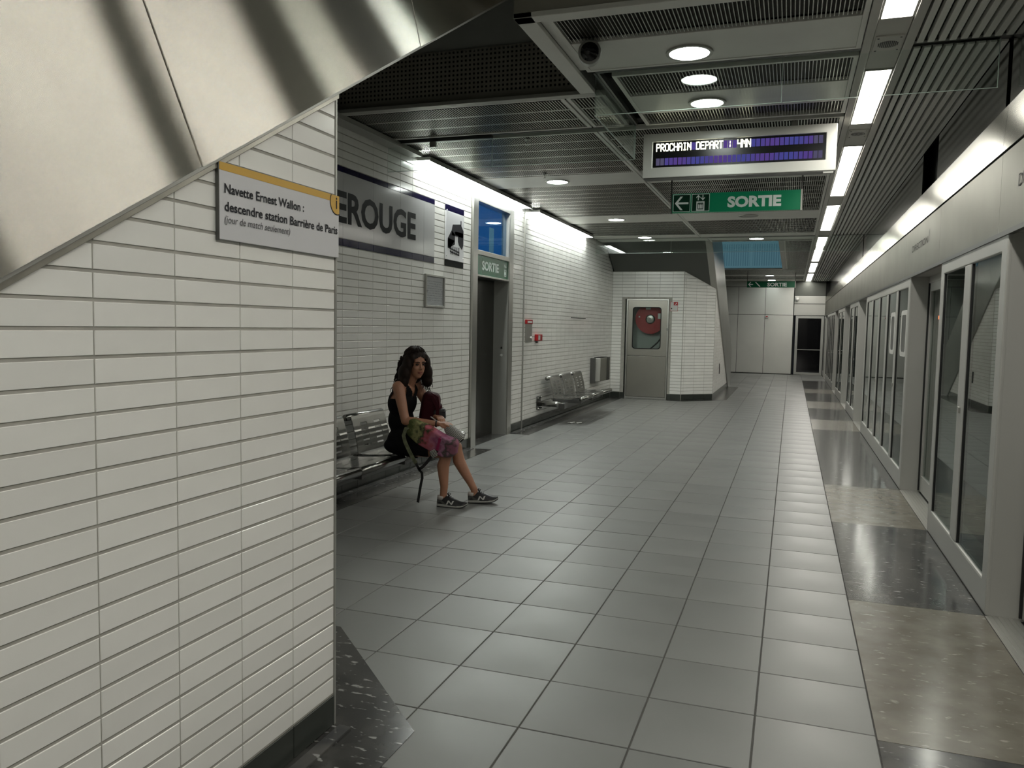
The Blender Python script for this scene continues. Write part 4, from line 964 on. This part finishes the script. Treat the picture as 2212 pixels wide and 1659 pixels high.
# ================================================================== SEATED WOMAN
def cap(mb, a, b, ra, rb_, n=14):
    """tapered capsule"""
    a, b = Vector(a), Vector(b); d = (b-a)
    path = []; rad = []
    dn = d.normalized()
    for q in (-.95, -.7, -.4, 0): path.append(a+dn*ra*q); rad.append(ra*math.sqrt(max(.02, 1-q*q)))
    for q in (0, .4, .7, .95): path.append(b+dn*rb_*q); rad.append(rb_*math.sqrt(max(.02, 1-q*q)))
    mb.tube(path, rad, n)
def chain(mb, pts): 
    for (p, r_), (q, s) in zip(pts, pts[1:]): cap(mb, p, q, r_, s)
def ell(mb, c, r3, rot=None, n=18, m=12):
    M0 = mb.M; Mr = rot.to_4x4() if rot is not None else ID
    mb.M = M0 @ Matrix.Translation(c) @ Mr; mb.ball((0, 0, 0), r3, n, m); mb.M = M0
def remeshed(mb, name, voxel, smooth=4, fac=.5):
    o = link(name, mb.mesh(name), None)
    r_ = o.modifiers.new('remesh', 'REMESH'); r_.mode = 'VOXEL'; r_.voxel_size = voxel
    if smooth: s = o.modifiers.new('smooth', 'SMOOTH'); s.factor = fac; s.iterations = smooth
    dg = bpy.context.evaluated_depsgraph_get(); me = bpy.data.meshes.new_from_object(o.evaluated_get(dg)); me.name = name
    bpy.data.objects.remove(o); return me
def keep_faces(me, test):
    bm = bmesh.new(); bm.from_mesh(me)
    bmesh.ops.delete(bm, geom=[f for f in bm.faces if not test(f.calc_center_median())], context='FACES'); bm.to_mesh(me); bm.free(); me.update()

HAIR = mat('dark_brown_hair', (.013, .007, .0045), .6, spec=.2, noise=.5, nscale=30)
DRESS = mat('black_dress', (.0045, .0045, .005), .9, spec=.15, bump=.15, bscale=30)
SHOE = mat('black_shoe', (.010, .010, .011), .5); SHOEG = mat('grey_shoe_suede', (.075, .075, .07), .8); SOLE = mat('pale_midsole', (.36, .36, .33), .6); SHOEW = mat('shoe_white', (.55, .55, .52), .5); SOCK = mat('white_sock', (.42, .38, .35), .8)
LIP = mat('lips', (.27, .085, .065), .45); BROW = mat('brow', (.03, .015, .01), .7); EYE_K = mat('eye_dark', (.012, .009, .008), .25)
pw = thing('person', 'woman with dark curly hair in a black sleeveless dress seated on the bench', 'person', (-3.2, 6.33, .42))
TY = 6.33
b = MB()
# torso
def V(*a): return Vector(a)
pel = V(-3.20, TY, .53); wst = V(-3.225, TY, .70); chs = V(-3.215, TY, .86); nck = V(-3.155, TY-.005, 1.025); hdc = V(-3.075, TY-.02, 1.195)
TOR = [((pel), (.125, .165, .115), 0), (wst, (.098, .125, .13), -4), (chs, (.108, .150, .135), 8), (V(-3.19, TY, .965), (.085, .155, .085), 14)]
for c, r3, a in TOR: ell(b, c, r3, Matrix.Rotation(R(a), 3, 'Y'))
sR, sL = V(-3.178, TY-.150, 1.005), V(-3.155, TY+.150, 1.005)
chain(b, [(V(-3.18, TY, .99), .075), (nck, .052), (hdc+V(-.012, .004, -.06), .05)])
chain(b, [(V(-3.185, TY-.06, .99), .06), (sR, .054)]); chain(b, [(V(-3.17, TY+.06, .99), .06), (sL, .054)])
# right arm, resting along the bag
eR = V(-3.082, TY-.205, .722); wR = V(-2.805, TY-.140, .706)
chain(b, [(sR, .053), (sR.lerp(eR, .35), .047), (eR, .037), (eR.lerp(wR, .25), .039), (eR.lerp(wR, .6), .032), (wR, .024)])
# left arm behind the backpack
eL = V(-3.02, TY+.21, .75); wL = V(-2.90, TY+.02, .745)
chain(b, [(sL, .053), (sL.lerp(eL, .35), .046), (eL, .037), (eL.lerp(wL, .3), .038), (wL, .025)])
# legs
hR, hL = V(-3.17, TY-.085, .50), V(-3.17, TY+.085, .50)
kR, kL = V(-2.722, TY-.125, .468), V(-2.728, TY+.075, .485)
aR, aL = V(-2.752, TY-.13, .095), V(-2.560, TY+.10, .098)
for h_, k_, a_ in ((hR, kR, aR), (hL, kL, aL)):
    d = (a_-k_); back = V(-.028, 0, 0)
    chain(b, [(h_, .094), (h_.lerp(k_, .5), .080), (k_+V(-.03, 0, .0), .058), (k_, .053), (k_+d*.12+back*.3, .047), (k_+d*.32+back, .0535), (k_+d*.55+back*.6, .045), (k_+d*.8, .034), (a_+V(0, 0, .015), .031), (a_+V(0, 0, -.03), .033)])
# feet inside the shoes
chain(b, [(aR+V(-.015, 0, -.05), .028), (aR+V(.08, .02, -.065), .024)]); chain(b, [(aL+V(-.015, 0, -.05), .028), (aL+V(.08, .04, -.058), .024)])
# hands
def hand(mb, wr, d, up, side, curl, s=1.0):
    d = d.normalized(); up = (up-d*up.dot(d)).normalized(); sd = d.cross(up)*side
    p0 = wr+d*.012
    for q in (-1, 0, 1): chain(mb, [(p0+sd*.014*q, .0155), (p0+d*.062*s+sd*.021*q, .0135)])
    Ls = (.034, .040, .037, .029)
    for i, L_ in enumerate(Ls):
        o = p0+d*.066*s+sd*(-.0285+.019*i)
        pts = [(o, .0092)]; dd = d; pos = o
        for seg, ll in enumerate((L_, L_*.72, L_*.55)):
            ang = curl*(.75, 1.1, .8)[seg]; dd = (dd*math.cos(ang)-up*math.sin(ang)).normalized()
            # rotate the up vector along with the finger
            up2 = up
            pos = pos+dd*ll; pts.append((pos, .0086-.0008*seg))
        chain(mb, pts)
    o = p0+d*.018-sd*.026
    chain(mb, [(o, .012), (o-sd*.016+d*.026-up*.012, .0105), (o-sd*.008+d*.052-up*.026, .009)])
hand(b, wR, V(1, -.05, .08), V(.1, -.2, 1), -1, .55)
hand(b, wL, V(.75, -.65, .05), V(.1, -.1, 1), 1, .6)
# head, turned to the camera
face = R(-36); Rh = Matrix.Rotation(face, 3, 'Z') @ Matrix.Rotation(R(5), 3, 'Y')
hm = Matrix.Translation(hdc) @ Rh.to_4x4()
M0 = b.M; b.M = hm
b.ball((-.012, 0, .038), (.095, .075, .092), 20, 14); b.ball((.028, 0, -.03), (.060, .060, .082), 18, 12); b.ball((.052, 0, -.092), (.026, .026, .022), 12, 8)
b.ball((.050, .030, -.022), (.030, .026, .030), 12, 8); b.ball((.050, -.030, -.022), (.030, .026, .030), 12, 8)
cap(b, (.080, 0, .022), (.099, 0, -.020), .0085, .0115); b.ball((.090, .011, -.024), (.010, .007, .007), 8, 6); b.ball((.090, -.011, -.024), (.010, .007, .007), 8, 6)
b.ball((.072, .030, .036), (.018, .026, .010), 10, 6); b.ball((.072, -.030, .036), (.018, .026, .010), 10, 6)
b.M = M0
body_me = remeshed(b, 'body', .0055, 5, .5); body_me.materials.append(SKIN)
body = link('body', body_me, None, pw, smooth=True)
for sg in (-1, 1):
    e = MB(hm); e.ball((.0775, sg*.031, .012), (.011, .0145, .0075), 12, 8); e.build('eye', EYE_K, pw, smooth=True)
    e = MB(hm); e.tube([(.086, sg*.012, .030), (.088, sg*.028, .036), (.078, sg*.047, .031)], [.0048, .0052, .003], 6); e.build('eyebrow', BROW, pw)
e = MB(hm); e.tube([(.0775, -.023, -.058), (.088, -.010, -.054), (.090, 0, -.056), (.088, .010, -.054), (.0775, .023, -.058)], [.003, .0052, .005, .0052, .003], 8); e.tube([(.078, -.019, -.0605), (.087, 0, -.066), (.078, .019, -.0605)], [.003, .0062, .003], 8); e.build('lips', LIP, pw, smooth=True)
# dress
dm = MB()
for c, r3, a in TOR: ell(dm, c, tuple(x+.012 for x in r3), Matrix.Rotation(R(a), 3, 'Y'))
chain(dm, [(V(-3.195, TY-.03, .98), .075), (V(-3.19, TY-.105, .995), .060)]); chain(dm, [(V(-3.185, TY+.03, .98), .075), (V(-3.18, TY+.105, .995), .060)])
ell(dm, (-3.22, TY, .485), (.145, .195, .085)); ell(dm, (-3.17, TY-.01, .50), (.15, .19, .10))
for h_, k_ in ((hR, kR), (hL, kL)): chain(dm, [(h_, .108), (h_.lerp(k_, .62), .094)])
ell(dm, (-3.06, TY, .52), (.20, .12, .075))
dme = remeshed(dm, 'dress', .007, 5)
def dress_keep(c):
    lat = c.y-TY; front = c.x-(-3.20+.09*(c.z-.9))
    if c.z > .60 and c.x > -3.20 and c.z > .90+abs(lat+.015)*2.0+.004*math.sin(c.z*420): return False    # V neck with a scalloped edge
    if c.z > 1.035-.1*abs(lat) and abs(lat) < .085: return False
    for s_, sg in ((sR, -1), (sL, 1)):
        if sg*lat > .108+.0*c.z and c.z > .93-.0 and (c-s_).length < .092: return False
        if sg*lat > .125 and c.z > .90: return False
    if c.x > -2.872 : return False
    if c.z < .425 and c.x > -3.02: return False
    return True
keep_faces(dme, dress_keep); dme.materials.append(DRESS)
o = link('dress', dme, None, pw, smooth=True); s = o.modifiers.new('thick', 'SOLIDIFY'); s.thickness = .004
# hair: cap, side masses and curly locks
hb = MB(hm)
hb.ball((-.028, 0, .054), (.110, .100, .104), 20, 14)
for sg in (-1, 1):
    ell(hb, (.004, sg*.090, .0), (.062, .040, .090)); ell(hb, (-.005, sg*.108, -.075), (.070, .052, .085)); ell(hb, (.0, sg*.118, -.140), (.060, .046, .060))
    ell(hb, (.040, sg*.066, .058), (.035, .024, .045))
ell(hb, (-.080, 0, -.06), (.055, .105, .115)); ell(hb, (-.090, 0, -.13), (.05, .10, .06))
hme = remeshed(hb, 'hair', .007, 3)
inv = hm.inverted()
def hair_keep(c):
    q = inv @ c
    if q.x > .052 and abs(q.y) < .056+.10*max(0, -q.z-.02) and q.z < .082-abs(q.y)*.45: return False
    return True
keep_faces(hme, hair_keep)
rnd = random.Random(3)
lk = MB(hm)
def lock(p, L_, amp, r_, ph, out):
    pts = []; n = 13
    for k in range(n):
        u = k/(n-1); z = p[2]-L_*u
        pts.append((p[0]+out[0]*u*u+amp*u**.5*math.sin(ph+u*11), p[1]+out[1]*u*u+amp*u**.5*math.cos(ph*1.7+u*9), z))
    lk.tube(pts, [r_*(1-.65*k/(n-1)) for k in range(n)], 5)
for k in range(190):
    sg = rnd.choice((-1, 1)); a = rnd.uniform(-1, .35)
    x = -.03+.085*a; y = sg*(.092+.030*rnd.random())
    lock((x, y, rnd.uniform(-.02, .07)), rnd.uniform(.15, .255), rnd.uniform(.006, .016), rnd.uniform(.004, .0075), rnd.uniform(0, 6), (rnd.uniform(-.02, .03), sg*rnd.uniform(.015, .062)))
for k in range(60):
    y = rnd.uniform(-.09, .09); lock((-.10-.02*rnd.random(), y, rnd.uniform(0, .06)), rnd.uniform(.16, .26), .012, .006, rnd.uniform(0, 6), (-.02, y*.3))
for k in range(150):
    a = rnd.uniform(-2.9, 2.9); q0 = rnd.uniform(.15, .5); pts = []
    for j in range(9):
        th = q0+(1.75-q0)*j/8; w_ = .004*math.sin(j*1.7+a*5)
        pts.append((-.028+(.112+w_)*math.sin(th)*math.cos(a), (.101+w_)*math.sin(th)*math.sin(a), .054+(.105+w_)*math.cos(th)))
    if math.cos(a) > .55: pts = pts[:4]
    lk.tube(pts, [.0035+.0012*math.sin(j) for j in range(len(pts))], 5)
lme = lk.mesh('locks')
bm = bmesh.new(); bm.from_mesh(hme); bm.from_mesh(lme); hme2 = bpy.data.meshes.new('hair'); bm.to_mesh(hme2); bm.free(); hme2.materials.append(HAIR)
link('hair', hme2, None, pw, smooth=True)
# bracelet
br = MB(); dW = (wR-eR).normalized(); cW = eR.lerp(wR, .95)
br.tube([cW-dW*.006, cW+dW*.006], .031, 16); br.build('bracelet', RUBBER, pw)
# shoes
def shoe(heel, toe_dir, pitch, name='shoe'):
    d = Vector(toe_dir).normalized(); sd = Vector((0, 0, 1)).cross(d)      # left of the foot
    Mq = Matrix(((d.x, sd.x, 0, heel[0]), (d.y, sd.y, 0, heel[1]), (0, 0, 1, heel[2]), (0, 0, 0, 1))) @ Matrix.Rotation(-pitch, 4, 'Y')
    L_ = .262
    def half(x):       # half width along the foot
        u = x/L_; return .034+.012*math.sin(min(1, u*1.25)*math.pi*.75)**2-(.030*max(0, (u-.82)/.18)**2)-(.010*max(0, (.12-u)/.12)**2)
    def lift(x): return .022*max(0, (x/L_-.72)/.28)**2
    xs_ = [L_*k/16 for k in range(17)]
    mb = MB(Mq); top = []; bot = []
    def loft(z0f, z1f, grow=0):
        m_ = MB(Mq); A = []; B = []
        for sgn in (1, -1):
            for x in (xs_ if sgn > 0 else xs_[::-1]):
                h = max(.004, half(x)+grow); A.append(m_.pt((x, -sgn*h, z0f(x)))); B.append(m_.pt((x, -sgn*h*.97, z1f(x))))
        n = len(A); m_.face(A[::-1]); m_.face(B)
        for k in range(n): m_.face((A[k], A[(k+1) % n], B[(k+1) % n], B[k]))
        return m_
    out = loft(lambda x: lift(x), lambda x: lift(x)+.008, .003).build('outsole', SHOE, pw)
    sh = loft(lambda x: lift(x)+.008, lambda x: lift(x)+(.026 if x < .11 else .020-.006*(x-.11)/.15), .002).build(name, SOLE, pw); 
    # upper: lofted cross sections
    m_ = MB(Mq); rings = []
    for k, x in enumerate(xs_):
        u = x/L_; hgt = .075+.018*math.sin(min(1, u/.3)*math.pi/2)-.0 if u < .38 else .093-.050*((u-.38)/.5) if u < .88 else .043-.018*((u-.88)/.12)
        w_ = half(x); base = lift(x)+.018; rg = []
        for i in range(13):
            a = math.pi*i/12; rg.append(m_.pt((x, w_*math.cos(a)*(1-.25*math.sin(a)), base+(hgt-.018)*math.sin(a)**.75)))
        rings.append(rg)
    for a, c in zip(rings, rings[1:]):
        for i in range(12): m_.face((a[i], a[i+1], c[i+1], c[i]))
    m_.face(rings[0]); m_.face(rings[-1][::-1]); m_.build('shoe_upper', SHOE, sh, smooth=True)
    for sgn in (-1, 1):
        hp = MB(Mq); pts = [(.004, .024), (.10, .024), (.075, .040), (.045, .060), (.01, .062)]
        hp.poly([(x, sgn*(half(x)+.0012)*(1-.22*max(0, z-.03)/.05), z) for x, z in (pts if sgn < 0 else pts[::-1])]); hp.build('heel_counter', SHOEG, sh)
        Nn = MB(Mq); st_ = lambda x, z: (x, sgn*(half(x)*(1-.20*max(0, z-.025)/.05)+.0022), z)
        for P in (((.088, .028), (.102, .028), (.118, .062), (.104, .062)), ((.130, .030), (.144, .030), (.160, .062), (.146, .062)), ((.104, .062), (.116, .062), (.144, .030), (.132, .030))):
            ff = [st_(x, z) for x, z in P]; Nn.poly(ff if sgn < 0 else ff[::-1])
        Nn.build('side_letter', SHOEW, sh)
    lc = MB(Mq)
    for k in range(5):
        x = .115+k*.018; z = .088-.0105*k; lc.tube([(x, -.02, z-.008), (x+.004, 0, z+.003), (x, .02, z-.008)], .004, 5)
    for sg in (-1, 1): lc.tube([(.10, 0, .092), (.092, sg*.016, .118), (.108, sg*.026, .108), (.104, 0, .094)], .004, 5)
    lc.build('laces', SHOE, sh)
    cf = MB(Mq); cf.tube([(.030, 0, .062), (.034, 0, .092)], [.034, .0345], 14); cf.build('sock', SOCK, sh, smooth=True)
    return sh
shoe((-2.800, TY-.142, .0), (1, .10, 0), 0)
shoe((-2.607, TY+.085, .0), (1, .22, 0), R(4))

# ================================================================== BAGS
# floral tote on the lap
m, nt, p = nodes('floral_cloth'); L = nt.links.new
tc = N(nt, 'ShaderNodeTexCoord'); sx = N(nt, 'ShaderNodeSeparateXYZ'); L(tc.outputs['Object'], sx.inputs[0])
vz = N(nt, 'ShaderNodeTexVoronoi'); vz.inputs['Scale'].default_value = 11; L(tc.outputs['Object'], vz.inputs['Vector'])
nz = N(nt, 'ShaderNodeTexNoise'); nz.inputs['Scale'].default_value = 15; nz.inputs['Detail'].default_value = 4; L(tc.outputs['Object'], nz.inputs['Vector'])
rp = N(nt, 'ShaderNodeValToRGB'); cr = rp.color_ramp; cr.elements[0].position = .0; cr.elements[0].color = (.10, .12, .045, 1); cr.elements[1].position = 1; cr.elements[1].color = (.30, .12, .17, 1)
for pos, c in ((.16, (.30, .29, .13, 1)), (.27, (.045, .06, .035, 1)), (.36, (.42, .10, .12, 1)), (.52, (.46, .17, .24, 1)), (.64, (.30, .09, .17, 1)), (.76, (.42, .20, .30, 1)), (.88, (.07, .07, .06, 1))):
    e = cr.elements.new(pos); e.color = c
mr = N(nt, 'ShaderNodeMapRange'); mr.inputs[1].default_value = -.20; mr.inputs[2].default_value = .24; L(sx.outputs['X'], mr.inputs[0])
ad = N(nt, 'ShaderNodeMath', operation='MULTIPLY_ADD'); ad.inputs[1].default_value = .75; L(nz.outputs['Fac'], ad.inputs[0]); sb = N(nt, 'ShaderNodeMath', operation='SUBTRACT'); sb.inputs[1].default_value = .375; L(mr.outputs[0], sb.inputs[0]); L(sb.outputs[0], ad.inputs[2]); L(ad.outputs[0], rp.inputs[0]); L(rp.outputs[0], p.inputs['Base Color']); p.inputs['Roughness'].default_value = .85; p.inputs['Specular IOR Level'].default_value = .15
FLORAL = m
m, nt, p = nodes('striped_cloth'); L = nt.links.new
tc = N(nt, 'ShaderNodeTexCoord'); wv = N(nt, 'ShaderNodeTexWave'); wv.bands_direction = 'X'; wv.inputs['Scale'].default_value = 30; L(tc.outputs['Object'], wv.inputs['Vector'])
rp = N(nt, 'ShaderNodeValToRGB'); rp.color_ramp.interpolation = 'CONSTANT'; rp.color_ramp.elements[0].color = (.01, .01, .01, 1); rp.color_ramp.elements[1].position = .5; rp.color_ramp.elements[1].color = (.42, .42, .38, 1); L(wv.outputs['Fac'], rp.inputs[0]); L(rp.outputs[0], p.inputs['Base Color']); p.inputs['Roughness'].default_value = .8
STRIPE = m
def soft(M, rx, ry, rz, name, m, parent, e=.45, n=30, k=16, wob=.006, seed=1, sag=0):
    """rounded cushion-like body (superellipsoid) with soft wrinkles"""
    mb = MB(); rnd = random.Random(seed); ph = [rnd.uniform(0, 6) for _ in range(6)]
    sp = lambda v: math.copysign(abs(v)**e, v)
    rows = []
    for j in range(1, k):
        t_ = math.pi*j/k-math.pi/2; row = []
        for i in range(n):
            a = 2*math.pi*i/n; x = rx*sp(math.cos(t_))*sp(math.cos(a)); y = ry*sp(math.cos(t_))*sp(math.sin(a)); z = rz*sp(math.sin(t_))
            w_ = wob*(math.sin(x*28+ph[0]+y*9)+math.sin(z*31+ph[1]+x*13)+.7*math.sin(y*40+ph[2]+z*22))
            row.append(mb.pt((x, y+w_, z-sag*(x/rx)**2+w_*.5)))
        rows.append(row)
    top = mb.pt((0, 0, -rz)); bot = mb.pt((0, 0, rz))
    for i in range(n): mb.face((top, rows[0][(i+1) % n], rows[0][i])); mb.face((bot, rows[-1][i], rows[-1][(i+1) % n]))
    for a, b_ in zip(rows, rows[1:]):
        for i in range(n): mb.face((a[i], a[(i+1) % n], b_[(i+1) % n], b_[i]))
    me = mb.mesh(name); me.materials.append(m); o = bpy.data.objects.new(name, me); col.objects.link(o)
    for q in me.polygons: q.use_smooth = True
    o.parent = parent; o.matrix_parent_inverse = parent_mats[parent.name].inverted(); o.matrix_basis = M
    return o
bg = thing('floral_bag', 'pink and green floral cloth bag lying on the lap of the woman', 'bag', (-2.88, TY-.16, .6))
Mb = Matrix.Translation((-2.838, TY-.185, .590)) @ Matrix.Rotation(R(22), 4, 'Y') @ Matrix.Rotation(R(18), 4, 'X')
soft(Mb, .245, .048, .095, 'body', FLORAL, bg, .36, wob=.007, seed=4)
Mb2 = Matrix.Translation((-2.665, TY-.12, .632)) @ Matrix.Rotation(R(40), 4, 'Y') @ Matrix.Rotation(R(-5), 4, 'X')
soft(Mb2, .095, .065, .045, 'striped_flap', STRIPE, bg, .6, wob=.003, seed=6)
Mb3 = Mb @ Matrix.Translation((.095, -.058, -.01)) @ Matrix.Rotation(R(0), 4, 'Y')
mb = MB(Mb3); mb.box(-.012, .012, -.004, .004, -.085, .085); mb.build('magenta_band', mat('magenta_band', (.30, .02, .09), .7), bg, bevel=.003)
Mb4 = Matrix.Translation((-2.80, TY-.235, .465)) @ Matrix.Rotation(R(60), 4, 'Y')
soft(Mb4, .032, .012, .03, 'striped_tab', STRIPE, bg, .6, wob=.001)
def ribbon(mb, pts, wd, th=.003, side=(1, 0, 0)):
    P = [Vector(q) for q in pts]; sd = Vector(side).normalized(); A = []
    for k, q in enumerate(P):
        t_ = (P[min(k+1, len(P)-1)]-P[max(k-1, 0)]).normalized(); s_ = (sd-t_*sd.dot(t_)).normalized(); n_ = t_.cross(s_)
        A.append([mb.pt(q+s_*wd/2*i+n_*th*j) for i, j in ((-1, -1), (1, -1), (1, 1), (-1, 1))])
    for a, c in zip(A, A[1:]):
        for i in range(4): mb.face((a[i], a[(i+1) % 4], c[(i+1) % 4], c[i]))
    mb.face(A[0][::-1]); mb.face(A[-1])

mb = MB(); ribbon(mb, [(-3.03, 6.12, .675), (-3.066, 6.105, .66), (-3.085, 6.10, .60), (-3.07, 6.10, .545), (-3.035, 6.10, .48), (-3.0, 6.10, .42), (-2.965, 6.10, .37)], .032, .003); mb.build('green_strap', mat('green_strap', (.13, .14, .08), .8, noise=.4, nscale=30), bg)
mb = MB(); ribbon(mb, [(-2.965, 6.10, .37), (-2.936, 6.10, .32), (-2.908, 6.10, .292), (-2.905, 6.10, .25), (-2.916, 6.10, .20), (-2.93, 6.10, .12), (-2.944, 6.10, .035)], .022, .003); ribbon(mb, [(-2.77, 6.105, .495), (-2.82, 6.10, .44), (-2.866, 6.10, .381), (-2.905, 6.10, .34), (-2.94, 6.10, .318)], .026, .003); mb.build('black_strap', BLACK, bg)
# maroon backpack held against the chest
bk = thing('backpack', 'dark maroon backpack held upright against the chest of the woman', 'backpack', (-3.0, TY+.1, .6))
MAR = mat('maroon_nylon', (.034, .004, .008), .7, spec=.12, bump=.1, bscale=20); MARL = mat('maroon_piping', (.10, .012, .02), .5)
Mk = Matrix.Translation((-2.995, TY+.10, .80)) @ Matrix.Rotation(R(10), 4, 'Y') @ Matrix.Rotation(R(25), 4, 'Z')
soft(Mk, .085, .115, .150, 'body', MAR, bk, .5, wob=.004, seed=9)
soft(Mk @ Matrix.Translation((.072, -.02, -.03)), .035, .085, .095, 'front_pocket', MAR, bk, .5, wob=.003, seed=2)
mb = MB(Mk); mb.tube([(.060, -.112, -.10), (.075, -.114, .06), (.055, -.10, .135), (.0, -.06, .150), (-.04, .02, .150)], .005, 6); mb.build('piping', MARL, bk, smooth=True)
mb = MB(Mk); mb.tube([(.105, -.03, .03), (.116, -.05, .045), (.110, -.075, .05), (.10, -.085, .045)], .0022, 6); mb.build('zip_pull', mat('zip_steel', (.5, .5, .48), .3, .8), bk, smooth=True)
mb = MB(Mk); ribbon(mb, [(-.05, -.11, .12), (.0, -.125, .13), (.06, -.128, .05), (.075, -.125, -.06)], .03, .004, (1, 0, 1)); mb.build('shoulder_strap', MAR, bk)
pc = thing('camera_pouch', 'small black camera pouch beside the backpack', 'pouch', (-2.89, TY+.08, .72))
Mp = Matrix.Translation((-2.885, TY+.07, .765)) @ Matrix.Rotation(R(-6), 4, 'Y') @ Matrix.Rotation(R(20), 4, 'Z')
soft(Mp, .052, .05, .047, 'body', BLACK, pc, .3, wob=.001, seed=3)
mb = MB(Mp); mb.box(-.05, .052, -.052, .052, .012, .020); mb.build('lid_seam', RUBBER, pc)
cg = tag(MB().tube([(-2.925, TY-.03, .748), (-2.862, TY-.055, .722)], .0055, 8).build('paper_roll', WHITE), 'thin white paper roll held in the hand of the woman', 'paper roll')
